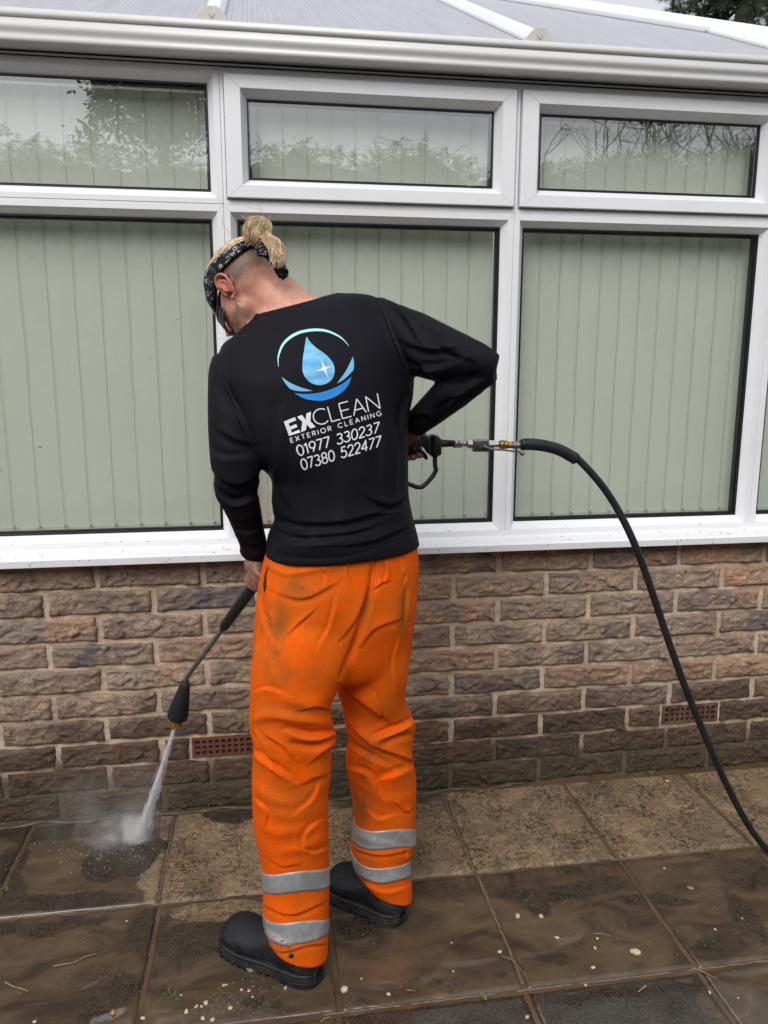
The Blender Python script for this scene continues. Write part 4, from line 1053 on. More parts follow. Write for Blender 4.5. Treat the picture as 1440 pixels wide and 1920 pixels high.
# trousers
TR = [  # left seat and thigh
 ([(536, 1192), (560, 1168), (590, 1142)], 5, 3.5, 1), ([(598, 1212), (618, 1175), (632, 1120)], 6, 3.5, -1), ([(500, 1060), (540, 1075), (590, 1068), (640, 1062)], 7, 4), ([(520, 1110), (570, 1120), (630, 1092)], 9, 4, 1),
 ([(500, 1235), (525, 1275), (560, 1300)], 12, 2.5), ([(640, 1195), (665, 1160), (690, 1110)], 8, 4, 1),
 ([(484, 1120), (500, 1180), (540, 1245)], 9, 4, -1),
 ([(600, 1060), (612, 1078), (608, 1100)], 4, 3, 1), ([(655, 1052), (650, 1072), (660, 1095)], 4, 3, -1), ([(500, 1150), (512, 1165), (508, 1200)], 6, 4, 1), ([(560, 1330), (590, 1322), (618, 1330)], 6, 4, 1), ([(475, 1300), (500, 1292), (530, 1300)], 7, 3.5, -1),
 ([(600, 1470), (585, 1500), (560, 1520)], 7, 4, 1), ([(478, 1500), (500, 1520), (498, 1545)], 6, 4, -1), ([(600, 1540), (575, 1560), (570, 1590)], 7, 3.5, 1), ([(508, 1610), (530, 1622), (560, 1618)], 6, 3, 1), ([(560, 1590), (590, 1600), (612, 1592)], 6, 3, -1),
 ([(748, 1195), (738, 1240), (742, 1300)], 6, 2.5, 1), ([(700, 1300), (712, 1330), (708, 1350)], 6, 4, -1), ([(762, 1080), (752, 1130), (756, 1180)], 7, 2.5, -1), ([(740, 1500), (760, 1520), (774, 1512)], 6, 3.5, 1), ([(690, 1520), (710, 1535), (735, 1530)], 7, 3.5, -1), ([(720, 1050), (726, 1072), (720, 1092)], 4, 3, 1), ([(750, 1045), (758, 1062), (755, 1082)], 4, 3, -1),
 # seat seam and the hollow between the legs
 ([(703, 1050), (697, 1100), (682, 1160), (664, 1215), (640, 1268)], 7, -11), ([(700, 1105), (715, 1092), (726, 1090)], 5, 4, 1),
 ([(676, 1210), (700, 1178), (745, 1160)], 8, 4, 1), ([(755, 1050), (765, 1120), (757, 1200)], 8, 3, 1),
 # left knee
 ([(470, 1352), (510, 1340), (560, 1348), (618, 1356)], 11, 8), ([(540, 1372), (580, 1382), (632, 1377)], 9, 13, -1), ([(545, 1392), (590, 1398), (628, 1382)], 7, -9), ([(478, 1368), (500, 1402), (515, 1440)], 8, 7, 1),
 ([(476, 1412), (505, 1432), (545, 1462)], 8, 9, -1), ([(585, 1425), (600, 1408), (622, 1396)], 8, 6, 1), ([(500, 1375), (530, 1395), (550, 1420)], 9, 5, 1), ([(520, 1305), (570, 1318), (612, 1310)], 14, 5),
 ([(480, 1475), (520, 1500), (560, 1505)], 12, 4), ([(560, 1470), (590, 1455), (612, 1450)], 12, 4, 1), ([(485, 1540), (520, 1560), (580, 1552)], 13, 4), ([(520, 1600), (560, 1590), (610, 1570)], 11, 3.5), ([(500, 1520), (550, 1530), (605, 1512)], 14, 3),
 ([(498, 1695), (545, 1712), (605, 1690)], 8, 5, 1), ([(500, 1765), (530, 1782), (575, 1770), (610, 1768)], 6, 5, 1), ([(500, 1745), (540, 1768), (560, 1780)], 6, 4, -1),
 # right knee
 ([(648, 1290), (690, 1320), (735, 1352)], 13, 7, 1), ([(775, 1352), (750, 1366), (700, 1385)], 8, 13, 1), ([(772, 1378), (745, 1382), (712, 1394)], 7, -8), ([(650, 1345), (690, 1385), (740, 1410), (770, 1424)], 8, 11, 1),
 ([(655, 1398), (690, 1420), (730, 1440)], 9, 6, -1), ([(655, 1440), (690, 1452), (712, 1490)], 8, 7, -1), ([(772, 1440), (745, 1452), (715, 1462)], 10, 6, 1), ([(690, 1480), (730, 1500), (775, 1490)], 12, 4), ([(672, 1455), (676, 1510), (672, 1550)], 6, 3),
 ([(670, 1592), (710, 1600), (768, 1592)], 7, 7, 1), ([(668, 1635), (710, 1652), (768, 1642)], 7, 6, 1), ([(665, 1560), (700, 1575), (740, 1582)], 6, 4), ([(680, 1655), (720, 1672), (768, 1662)], 6, 4, -1), ([(748, 1555), (764, 1590), (762, 1612)], 6, 4, 1)]
def fabric(name, base_fn, rough, weave=900, sheen=0.0, spec=.3, bmp=.25, crumple=4.0):   # plain weave with soft crumples
    M = Mat(name, rough=rough, spec=spec); c = M.coord(); M.set('Base Color', base_fn(M, c))
    if sheen: M.b.inputs['Sheen Weight'].default_value = sheen; M.b.inputs['Sheen Roughness'].default_value = .5
    wv = M.math('ADD', M.noise(M.scale(c, (weave, weave, weave)), 1, 1), M.math('MULTIPLY', M.math('ABSOLUTE', M.math('SUBTRACT', M.noise(M.scale(c, (1, 1, 1.5)), 26, 6, .62, 1.2), .5)), crumple)); M.bump(wv, bmp, .0022); return M.m
def orange(M, c):
    a = M.noise(c, 6, 6, .62, .8); b = M.noise(M.scale(c, (1, 1, .5)), 24, 5, .7, .5); g = M.noise(c, 3.1, 3)
    base = M.mix(M.ramp(a, (.3, 0), (.7, 1)), (1.0, .115, .001), (1.0, .155, .001))
    d = M.math('MULTIPLY', M.ramp(M.math('ADD', M.math('MULTIPLY', a, .55), M.math('MULTIPLY', b, .45)), (.36, 0.0), (.54, 1.0)), M.math('ADD', .10, M.math('MULTIPLY', M.attr('grime'), 1.25)))
    base = M.mix(M.math('MULTIPLY', d, .8), base, (.25, .098, .022))
    sp = M.ramp(M.noise(c, 150, 3, .6), (.74, 0), (.78, .7))
    return M.mix(sp, base, (.10, .04, .012))
ORANGE = fabric('orange_workwear', orange, .80, 1100, 0, .08, .42, 4.0)
V, F = union(trougeo, .0027, 6)
V = relax(V, F, smooth(.56, .66, V[:, 2])*smooth(.98, .90, V[:, 2]), 90)
V = drape(V, F, [(p, w*.74, d*1.25, *o) for p, w, d, *o in TR], .0026, 41, 6, (1, 1, .6), .6)
px, py = project_all(V)
grime = .25+0*px
for (cx, cy, rx, ry, st) in ((570, 1100, 60, 28, .8), (520, 1190, 30, 80, .9), (500, 1240, 20, 50, .6), (560, 1270, 70, 25, .7), (700, 1430, 40, 60, .7), (690, 1140, 25, 50, .6), (755, 1150, 14, 80, .7), (680, 1500, 20, 60, .9), (540, 1330, 70, 25, .5), (740, 1470, 40, 40, .6), (520, 1770, 40, 30, .9), (680, 1640, 30, 50, .9), (560, 1480, 60, 50, .35)):
    grime = np.maximum(grime, st*np.exp(-((px-cx)/rx)**2-((py-cy)/ry)**2))
tro = quads_mesh('trousers', V, F, ORANGE, person, {'grime': grime})
bpy.context.view_layer.update()
bv_tro = BVHTree.FromPolygons([tuple(v) for v in V], [tuple(int(i) for i in q) for q in F])
TV, TF = V, F
# shirt
SH = [([(703, 552), (716, 575), (740, 640), (765, 700)], 5, -4, 1), ([(720, 560), (755, 590), (790, 640)], 8, 5, 1), ([(760, 640), (810, 655), (870, 650)], 9, 6, 1), ([(770, 690), (830, 690), (890, 665)], 8, 6, -1), ([(770, 600), (820, 625), (880, 640)], 10, 4, 1), ([(765, 665), (800, 690), (830, 710)], 7, 5, 1),
 ([(905, 700), (870, 715), (830, 722)], 8, -5), ([(890, 720), (860, 740), (830, 770)], 8, 5, 1), ([(780, 780), (800, 775), (812, 788)], 5, 4, 1),
 ([(397, 672), (425, 730), (460, 790), (478, 840)], 5, -5, 1), ([(400, 740), (430, 780), (470, 800)], 12, 3), ([(402, 884), (440, 905), (482, 890)], 7, 7, 1), ([(404, 925), (440, 945), (484, 930)], 7, 7, -1), ([(420, 905), (450, 920), (480, 912)], 6, -5), ([(455, 1032), (475, 1040), (497, 1036)], 4, 3),
 ([(530, 770), (520, 850), (515, 940), (522, 1000)], 12, 3.5, 1), ([(560, 800), (555, 880), (548, 960)], 14, 3, 1), ([(740, 780), (742, 860), (738, 930)], 9, 4, -1), ([(720, 800), (718, 880), (725, 950)], 12, 3, 1), ([(640, 880), (645, 940), (640, 1000)], 20, 2.5, 1),
 ([(510, 985), (560, 1002), (640, 1000), (700, 985)], 6, 4.5, 1), ([(520, 965), (580, 978), (660, 972), (755, 940)], 10, 5, 1), ([(505, 1015), (560, 1022), (640, 1020)], 8, 2.5, -1), ([(640, 1022), (700, 1012), (765, 985)], 7, 4, 1), ([(700, 960), (735, 960), (760, 950)], 8, 6, -1),
 ([(410, 800), (440, 822), (476, 830)], 9, 4, 1), ([(395, 850), (425, 862), (470, 858)], 8, 4, -1), ([(425, 965), (455, 972), (486, 962)], 6, 4, 1), ([(438, 995), (462, 1000), (490, 994)], 5, 3.5, -1), ([(448, 1012), (470, 1018), (494, 1012)], 4, 3.5, 1),
 ([(850, 640), (880, 665), (905, 690)], 7, 4, -1), ([(820, 640), (850, 660), (890, 675)], 7, 4, 1), ([(870, 735), (840, 745), (818, 760)], 6, 4, -1), ([(775, 735), (760, 770), (752, 820)], 8, 4, 1), ([(500, 880), (520, 900), (540, 940)], 9, 4, 1), ([(690, 930), (725, 945), (752, 935)], 7, 4, 1), ([(560, 1000), (600, 1012), (650, 1008)], 7, 4, -1), ([(470, 850), (490, 880), (512, 905)], 8, 4, -1),
 ([(440, 700), (500, 720), (560, 700)], 22, 3), ([(600, 600), (660, 610), (720, 640)], 18, 3), ([(500, 1040), (610, 1047), (700, 1030), (776, 1003)], 3, -1.5)]
def black(M, c):
    a = M.noise(c, 5, 4); return M.ramp(a, (.3, (.0040, .0042, .0078)), (.7, (.0060, .0063, .0110)))
BLACK = fabric('black_sports_fabric', black, .66, 1300, 0, .16, .22, 2.2)
V, F = union(shirtgeo, .0034, 7)
V = drape(V, F, [(p, w*1.0, d*1.45, *o) for p, w, d, *o in SH], .0016, 91, 8, (1, 1, .45), .45)
SV, SF = V, F
shirt = quads_mesh('shirt', V, F, BLACK, person)
bv_sh = BVHTree.FromPolygons([tuple(v) for v in V], [tuple(int(i) for i in q) for q in F])
def cast(bvh, px, py, off):
    """the point of the cloth seen at a pixel, lifted off it along the cloth's own normal"""
    d = ray(px, py); hit = bvh.ray_cast(Vector(CAM), Vector(d))
    if hit[0] is None: return None
    n = hit[1]
    if n.dot(Vector(d)) > 0: n = -n
    return np.array(hit[0]+n*off)
def decal(bvh, polys, off, step=2.2):
    """polys: closed outlines in pixels, filled with a fine grid clipped by triangulation and laid on the cloth"""
    V, F = [], []
    from mathutils.geometry import delaunay_2d_cdt
    for P in polys:
        P = dense(list(P)+[P[0]], step)[:-1]; A = np.array(P); n = len(P)
        xs = np.arange(A[:, 0].min(), A[:, 0].max(), step*1.6); ys = np.arange(A[:, 1].min(), A[:, 1].max(), step*1.6); pts = [Vector(p) for p in P]
        for x in xs:
            for y in ys:
                c = False; dm = np.hypot(A[:, 0]-x, A[:, 1]-y).min()
                if dm < step*.6: continue
                for i in range(n):
                    (x1, y1), (x2, y2) = P[i], P[(i+1) % n]
                    if (y1 > y) != (y2 > y) and x < (x2-x1)*(y-y1)/(y2-y1)+x1: c = not c
                if c: pts.append(Vector((x, y)))
        vv, ee, ff, *_ = delaunay_2d_cdt(pts, [(i, (i+1) % n) for i in range(n)], [list(range(n))], 1, 1e-5)
        k = len(V); bad = set()
        for i, v in enumerate(vv):
            p = cast(bvh, v.x, v.y, off)
            if p is None: bad.add(i); p = np.zeros(3)
            V.append(p)
        for f in ff:
            if not bad.intersection(f): F.append(tuple(k+i for i in f))
    return V, F
def strip(path, w):
    """a stroke of constant or varying width as quads in pixels"""
    P = np.array(path, float); W = np.full(len(P), w) if np.isscalar(w) else np.array(w, float)
    T = np.gradient(P, axis=0); T /= np.linalg.norm(T, axis=1, keepdims=True)+1e-9; N = np.stack([-T[:, 1], T[:, 0]], 1)
    A, B = P+N*W[:, None]/2, P-N*W[:, None]/2
    return A, B
def lay_strip(bvh, paths, off):
    V, F = [], []
    for path, w in paths:
        A, B = strip(path, w); k = len(V); ok = []
        for a, b in zip(A, B):
            p, q = cast(bvh, *a, off), cast(bvh, *b, off); ok.append(p is not None and q is not None)
            V += [p if p is not None else np.zeros(3), q if q is not None else np.zeros(3)]
        for i in range(len(A)-1):
            if ok[i] and ok[i+1]: F.append((k+2*i, k+2*i+2, k+2*i+3, k+2*i+1))
    return V, F
def dense(pts, step=1.5):
    out = [pts[0]]
    for a, b in zip(pts[:-1], pts[1:]):
        n = max(1, int(math.dist(a, b)/step))
        for i in range(1, n+1): out.append((a[0]+(b[0]-a[0])*i/n, a[1]+(b[1]-a[1])*i/n))
    return out

# ---------------------------------------------------------------- print on the back of the shirt
def C2(pts): return [(480+x/4.8, 590+y/4.8) for x, y in pts]
def inkmat(name, col, rough=.5): return plain(name, col, rough, .06, 20)
INKW = inkmat('white_print', (.80, .81, .86)); INK1 = inkmat('pale_cyan_print', (.38, .80, .83)); INK3 = inkmat('light_blue_print', (.16, .48, .80)); INK4 = inkmat('blue_print', (.012, .25, .70))
def drop_ink():
    M = Mat('droplet_print', rough=.5); n = M.noise(M.scale(M.coord(), (6, 6, 22)), 2.2, 4)
    M.set('Base Color', M.ramp(n, (.35, (.10, .40, .74)), (.65, (.28, .63, .86)))); return M.m
def printed(name, geo, mat): return obj(name, geo, mat, shirt)
arc = C2([(203, 470), (199, 400), (212, 340), (245, 268), (310, 205), (400, 160), (520, 140), (630, 148), (730, 188), (790, 232), (835, 286)])
arcd = [tuple(p) for p in catmull([np.array(p) for p in arc], 6)]
wv = np.interp(np.linspace(0, 1, len(arcd)), [0, .15, .4, .6, .8, 1], [.6, 3.0, 5.4, 5.2, 3.4, .6])
OFF = .0011
printed('logo_arc', lay_strip(bv_sh, [(arcd, wv)], OFF), INK1)
def smoothpoly(P, corners=(), sub=4):
    n = len(P); out = []
    for i in range(n):
        a, b, c, d = [np.array(P[(i+k) % n], float) for k in (-1, 0, 1, 2)]
        if i in corners: a = 2*b-c
        if (i+1) % n in corners: d = 2*c-b
        for t in np.linspace(0, 1, sub, endpoint=False):
            out.append(tuple(0.5*((2*b)+(-a+c)*t+(2*a-5*b+4*c-d)*t*t+(-a+3*b-3*c+d)*t**3)))
    return out
drop = C2(smoothpoly([(455, 200), (480, 240), (540, 300), (610, 348), (662, 397), (692, 440), (706, 490), (700, 545), (678, 588), (640, 617), (590, 634), (540, 632), (490, 612), (450, 575), (425, 530), (417, 480), (421, 400), (435, 310), (446, 240)], (0,)))
printed('logo_droplet', decal(bv_sh, [drop], OFF), drop_ink())
star = C2([(582, 395), (609, 455), (622, 472), (640, 474), (692, 468), (645, 486), (630, 500), (634, 520), (652, 585), (618, 520), (604, 508), (590, 508), (520, 518), (584, 490), (596, 476), (594, 455)])
printed('logo_sparkle', decal(bv_sh, [star], OFF+.0009, 1.5), INKW)
leafs = [C2(smoothpoly([(230, 562), (300, 610), (400, 655), (510, 686), (440, 690), (360, 686), (305, 668), (265, 620)], (0, 3, 6))), C2(smoothpoly([(870, 378), (850, 425), (800, 520), (725, 622), (795, 580), (875, 502), (881, 440)], (0, 3, 5)))]
for lf in leafs: printed('logo_leaf', decal(bv_sh, [lf], OFF), INK3)
printed('logo_crescent', decal(bv_sh, [C2(smoothpoly([(345, 708), (440, 715), (560, 705), (680, 670), (780, 620), (858, 558), (835, 625), (780, 692), (700, 745), (600, 774), (500, 770), (420, 750)], (0, 5)))], OFF), INK4)
def arcp(cx, cy, rx, ry, a0, a1, n=16): return [(cx+rx*math.cos(math.radians(a)), cy+ry*math.sin(math.radians(a))) for a in np.linspace(a0, a1, n)]
GL = {  # glyph strokes in a cell of height 1 and the given width
 'E': (.58, [[(.56, 0), (0, 0), (0, 1), (.56, 1)], [(0, .5), (.50, .5)]]), 'X': (.72, [[(0, 0), (.70, 1)], [(0, 1), (.70, 0)]]),
 'C': (.88, [arcp(.50, .5, .48, .5, 48, 312, 26)]), 'L': (.56, [[(0, 1), (0, 0), (.54, 0)]]), 'A': (.80, [[(0, 0), (.39, 1), (.78, 0)], [(.13, .32), (.65, .32)]]),
 'N': (.74, [[(0, 0), (0, 1), (.72, 0), (.72, 1)]]), 'T': (.62, [[(0, 1), (.62, 1)], [(.31, 1), (.31, 0)]]), 'R': (.60, [[(0, 0), (0, 1), (.30, 1)]+arcp(.30, .745, .27, .255, 90, -90, 12)+[(0, .49)], [(.30, .49), (.58, 0)]]),
 'I': (.05, [[(.02, 0), (.02, 1)]]), 'O': (1.0, [arcp(.5, .5, .49, .5, 0, 360, 32)]), 'G': (.92, [arcp(.50, .5, .48, .5, 48, 335, 26)+[(.95, .46), (.55, .46)]]), ' ': (.45, []),
 '0': (.60, [arcp(.30, .5, .29, .5, 0, 360, 30)]), '1': (.34, [[(.0, .80), (.24, 1), (.24, 0)]]), '2': (.58, [arcp(.28, .72, .26, .28, 170, -38, 14)+[(.02, 0), (.57, 0)]]),
 '3': (.58, [[(.03, .93)]+arcp(.25, .76, .25, .24, 75, -90, 12)+arcp(.25, .26, .29, .26, 90, -160, 16)]), '4': (.64, [[(.46, 0), (.46, 1), (0, .28), (.64, .28)]]),
 '5': (.58, [[(.50, 1), (.12, 1), (.06, .56)]+arcp(.26, .32, .29, .32, 120, -155, 18)]), '7': (.56, [[(0, 1), (.55, 1), (.14, 0)]]),
 '8': (.60, [arcp(.30, .76, .23, .24, 0, 360, 22), arcp(.30, .27, .28, .27, 0, 360, 24)]), '9': (.60, [arcp(.30, .68, .28, .32, 0, 360, 26), [(.57, .60), (.26, 0)]])}
def text_line(s, P0, P1, up0, up1, wpx, track=.16, name='printed_letter', bold=None):
    tot = sum(GL[c][0]+track for c in s)-track; x = 0
    for i, c in enumerate(s):
        gw, strokes = GL[c]; paths = []
        for st in strokes:
            q = []
            for (u, v) in dense([(a*10, b*10) for a, b in st], .8):
                t = (x+u/10)/tot; up = (up0[0]*(1-t)+up1[0]*t, up0[1]*(1-t)+up1[1]*t)
                q.append((P0[0]+(P1[0]-P0[0])*t+up[0]*v/10, P0[1]+(P1[1]-P0[1])*t+up[1]*v/10))
            paths.append((q, wpx))
        if paths: o = printed(name, lay_strip(bv_sh, paths, OFF), INKW)
        x += gw+track
# heavy E and X are filled shapes
def cell(P0, dx, up): return lambda u, v: (P0[0]+dx[0]*u+up[0]*v, P0[1]+dx[1]*u+up[1]*v)
eE = C2([(250, 963), (350, 922), (361, 951), (293, 980), (303, 1008), (362, 985), (372, 1012), (313, 1036), (324, 1062), (388, 1035), (399, 1060), (296, 1092)])
printed('printed_letter', decal(bv_sh, [eE], OFF), INKW)
eX = C2([(371, 921), (414, 903), (447, 950), (453, 890), (494, 874), (488, 958), (535, 1010), (490, 1026), (456, 988), (448, 1040), (404, 1058), (416, 965)])
printed('printed_letter', decal(bv_sh, [eX], OFF), INKW)
q2 = lambda x, y: (480+x/4.8, 590+y/4.8)
text_line('CLEAN', q2(535, 1002), q2(1118, 845), (-8.5, -27.5), (-5.5, -28.5), 2.1, .13)
text_line('EXTERIOR CLEANING', q2(316, 1152), q2(1127, 905), (-2.4, -8.0), (-1.6, -8.2), 1.5, .52)
text_line('01977 330237', q2(384, 1272), q2(1103, 1060), (-5.5, -18.5), (1.0, -19.5), 2.5, .14)
text_line('07380 522477', q2(420, 1398), q2(1118, 1186), (-5.5, -19.0), (1.0, -20), 2.6, .14)
# collar, side seams of the shirt
col = [cast(bv_sh, *p, .0012) for p in dense([(478, 597), (490, 580), (510, 568), (545, 559), (590, 552), (612, 551)], 4)]
col = [c for c in col if c is not None]
obj('collar', tube(col, .0042, 8, flat=.6), BLACK, shirt)
for pth in ([(399, 668), (425, 722), (452, 775), (474, 835)], [(701, 553), (718, 580), (742, 640), (764, 704)]):
    obj('sleeve_seam', lay_strip(bv_sh, [([tuple(p) for p in catmull([np.array(q, float) for q in pth], 8)], 1.6)], .0009), plain('shirt_seam', (.004, .004, .007), .8), shirt)
obj('hem_seam', lay_strip(bv_sh, [(dense([(502, 1040), (560, 1046), (620, 1046), (700, 1030), (776, 1002)], 3), 1.0)], .0008), plain('hem_thread', (.006, .006, .009), .8), shirt)

# ---------------------------------------------------------------- reflective tape round the legs
def tape_mat():
    M = Mat('reflective_tape', rough=.42, spec=.5, metal=.25); c = M.coord(); n = M.noise(c, 30, 6, .7, .8); n2 = M.noise(c, 8, 3)
    b = M.mix(M.ramp(n, (.35, 0), (.7, 1)), (.30, .31, .32), (.50, .51, .53)); b = M.mix(M.ramp(n2, (.45, 0), (.75, .6)), b, (.22, .19, .16))
    b = M.mix(M.ramp(M.noise(c, 120, 3), (.70, 0), (.74, .8)), b, (.06, .05, .04))
    M.set('Base Color', b); M.bump(M.noise(M.scale(c, (1, 1, 1)), 260, 3), .25, .001); return M.m
TAPE = tape_mat()
def tape(rows, left, mid, right, Yl, Yb, Yr, hw_side, hw_mid):
    """a band round the leg whose centre line passes the three pixels (left, middle at the back, right)"""
    PL, PM, PR_ = PY(*left, Yl), PY(*mid, Yb), PY(*right, Yr)
    ax = (PL+PR_)/2; n = 90; cols = []
    for i in range(n):
        a = 2*math.pi*i/n; d = np.array([math.cos(a), math.sin(a), 0.])
        back = max(0, -d[1]); s = d[0]
        z0 = PL[2]*(1-s)/2+PR_[2]*(1+s)/2; zc = z0+(PM[2]-z0)*back**1.3 if back > 0 else z0+(z0-PM[2])*.3*abs(d[1])
        hw = hw_side+(hw_mid-hw_side)*back
        c = []
        for t in np.linspace(-1, 1, 9):
            z = zc+hw*t; o = Vector((ax[0], ax[1], z)); hit = bv_tro.ray_cast(o, Vector(d), .3)
            c.append(np.array(hit[0])+d*.0016 if hit[0] is not None else np.array([ax[0], ax[1], z])+d*.07)
        # a shallow edge so the tape has thickness
        c = [c[0]-d*.0022]+c+[c[-1]-d*.0022]
        cols.append(np.array(c))
    m_ = len(cols[0]); V = np.concatenate(cols); F = [(i*m_+j, ((i+1) % n)*m_+j, ((i+1) % n)*m_+j+1, i*m_+j+1) for i in range(n) for j in range(m_-1)]
    obj('reflective_band', (V, F), TAPE, tro)
tape(lleg, (493, 1653), (556, 1655), (615, 1634), -.83, -.90, -.81, .026, .027)
tape(lleg, (494, 1722), (558, 1746), (614, 1724), -.83, -.90, -.81, .013, .026)
tape(rleg, (665, 1560), (722, 1574), (776, 1564), -.66, -.73, -.64, .025, .026)
tape(rleg, (661, 1612), (722, 1643), (767, 1618), -.66, -.73, -.64, .026, .020)
POCK = plain('pocket_painted_shade', (.030, .012, .006), .9)
obj('pocket_slit_shade', decal(bv_tro, [[(505, 1058), (497, 1076), (494, 1096), (496, 1113), (500, 1100), (500, 1078)]], .0012), POCK, tro)  # flat dark decal: shade inside the pocket opening painted on the cloth
STI = plain('orange_stitching', (.42, .055, .004), .8)
seams = [dense([(674, 1420), (676, 1470), (679, 1530), (679, 1548)], 3), dense([(680, 1420), (682, 1470), (685, 1530), (685, 1548)], 3), dense([(706, 1044), (703, 1070), (700, 1098)], 3), dense([(712, 1044), (709, 1070), (706, 1092)], 3), dense([(503, 1755), (530, 1774), (570, 1780), (610, 1768)], 3)]
obj('stitching', lay_strip(bv_tro, [(s, .9) for s in seams], .0008), STI, tro)
pp = cast(bv_tro, 546, 1792, .001)
if pp is not None: obj('popper', ellipsoid(pp, (.006, .003, .006), None, 12, 8), GASKET, tro)

# ---------------------------------------------------------------- boots
def boot_mat(name, k):
    M = Mat(name, rough=.5, spec=.35); c = M.coord(); n = M.noise(c, 34, 6, .7); n2 = M.noise(c, 170, 4, .7); z = M.sep(c)[2]
    b = M.mix(M.ramp(n, (.35, 0), (.7, 1)), (.010*k, .011*k, .014*k), (.024*k, .026*k, .031*k))
    mud_ = M.math('MULTIPLY', M.ramp(M.math('ADD', n, M.math('MULTIPLY', z, -3.0)), (.38, 0.0), (.60, .8)), M.ramp(n2, (.4, 0), (.6, 1)))
    b = M.mix(mud_, b, (.070, .050, .034)); b = M.mix(M.ramp(n2, (.66, 0), (.72, .5)), b, (.09, .08, .07))
    M.set('Base Color', b); M.set('Roughness', M.ramp(n, (.3, .38), (.7, .68))); M.bump(M.math('ADD', M.math('ABSOLUTE', M.math('SUBTRACT', n, .5)), M.math('MULTIPLY', n2, .25)), .6, .004); return M.m
BOOT, SOLE = boot_mat('black_boot_leather', 1.0), boot_mat('black_boot_rubber', .9)
def boot(h, t, name='boot'):
    h, t = np.array(h), np.array(t); h[2] = t[2] = 0; d = (t-h); L = np.linalg.norm(d); d /= L; s = np.array([-d[1], d[0], 0.])
    if name: pass
    S_ = [(.0, .014, .052), (.010, .029, .074), (.035, .039, .088), (.075, .041, .118), (.115, .040, .122), (.150, .045, .108), (.185, .052, .095), (.225, .057, .094), (.262, .055, .088), (.286, .045, .074), (.300, .028, .056), (.306, .009, .042)]
    k = L/.305; rings = []
    def curve(x): return .010*math.sin(math.pi*min(1, x/.3))     # soles curve a little
    for x, w, hh in catmull([np.array(q) for q in S_], 3):
        c = h+d*x*k+s*curve(x); n = 22; r = []
        for i in range(n):
            a = 2*math.pi*i/n; cx, cz = math.cos(a), math.sin(a)
            zz = .020+(hh-.020)*(.5+.5*cz) if cz > 0 else .020+(hh-.020)*.5*(1+cz*.98)
            ww = w*abs(cx)**.8*np.sign(cx)*(1.0 if cz < .1 else 1-.30*(cz**2))
            r.append(c+s*ww+np.array([0, 0, zz]))
        rings.append(r)
    b = obj(name, loft(rings), BOOT, person)
    def outline(off, x0=0, x1=.305):
        xs = np.linspace(x0, x1, 26); ws = np.interp(xs, [q[0] for q in S_], [q[1] for q in S_])
        top = [h+d*x*k+s*(curve(x)+w+off) for x, w in zip(xs, ws)]; bot = [h+d*x*k+s*(curve(x)-w-off) for x, w in zip(xs, ws)]
        return top+bot[::-1]
    layers = []; z = .004
    rr = []
    for (off, zz) in ((.001, .0), (.004, .003), (.0045, .008), (.002, .0095), (.0045, .011), (.0045, .0165), (.002, .018), (.0045, .0195), (.004, .027), (.001, .030)):
        rr.append([p+np.array([0, 0, zz+.008]) for p in outline(off)])
    parts = [loft(rr)]
    parts.append(loft([[p+np.array([0, 0, zz]) for p in outline(o_, 0, .085)] for o_, zz in ((.001, 0.0), (.004, .002), (.004, .010))]))
    for q in range(9):     # forefoot lugs
        x = .125+q*.0195
        w = np.interp(x, [a[0] for a in S_], [a[1] for a in S_])+.004
        for sg in (-1, 1):
            c0 = h+d*x*k+s*curve(x)
            P = [c0+s*sg*.008, c0+s*sg*w, c0+s*sg*w+d*.012, c0+s*sg*.008+d*.012]
            if sg < 0: P = P[::-1]
            parts.append(loft([[p+np.array([0, 0, 0.]) for p in P], [p+np.array([0, 0, .010]) for p in P]]))
    obj('sole', join(*parts), SOLE, b, False)
    # welt stitching lines and a padded heel seam
    obj('heel_seam', tube([h-d*.0005+np.array([0, 0, .04]), h+d*.004*k+np.array([0, 0, .06]), h+d*.018+np.array([0, 0, .078])], .0022, 6), SOLE, b)
    return b
boot(PZ(600, 1846, 0)+np.array([.0, .004, 0]), PZ(425, 1765, 0)+np.array([0, .012, 0]))
boot(PZ(755, 1732, 0), PZ(622, 1660, 0))

# ---------------------------------------------------------------- bandana, sunglasses, hair
bv_b = BVHTree.FromPolygons([tuple(v) for v in np.array([body.data.vertices[0].co])]*3, [(0, 1, 2)]) if False else None
BVt = np.empty(len(body.data.vertices)*3, np.float32); body.data.vertices.foreach_get('co', BVt); BVt = BVt.reshape(-1, 3)
BFt = np.empty(len(body.data.loops), np.int32); body.data.loops.foreach_get('vertex_index', BFt); BFt = BFt.reshape(-1, 4)
kk = (BVt[BFt[:, 0]][:, 2] > 1.45)
bv_body = BVHTree.FromPolygons([tuple(map(float, v)) for v in BVt], [tuple(map(int, q)) for q in BFt[kk]])
def onhead(th, u, off):
    """point on the head surface at azimuth th (0 = face, 90 = left ear) and height u"""
    dl, df = math.sin(th), math.cos(th)
    o = H_(.2*dl, .2*df-.01*0, u); dv = Vector(H_(0, 0, u)-o).normalized(); hit = bv_body.ray_cast(Vector(o), dv, .25)
    r0 = 1/math.sqrt((dl/.0735)**2+((df)/.094)**2)
    if hit[0] is None: p = H_(dl*r0, df*r0, u)
    else: p = np.array(hit[0])
    e = H_(dl, df, 0)-HC
    return p+e*off
def ellip(th, u, off, rl=.0765, rf=.0985, uc=.028, ru=.087):
    k = math.sqrt(max(.05, 1-((u-uc)/ru)**2)); dl, df = math.sin(th), math.cos(th)
    r = 1/math.sqrt((dl/rl)**2+(df/rf)**2); return H_(dl*(r*k+off), df*(r*k+off)-.012*(1-max(0, df)*.2), u)
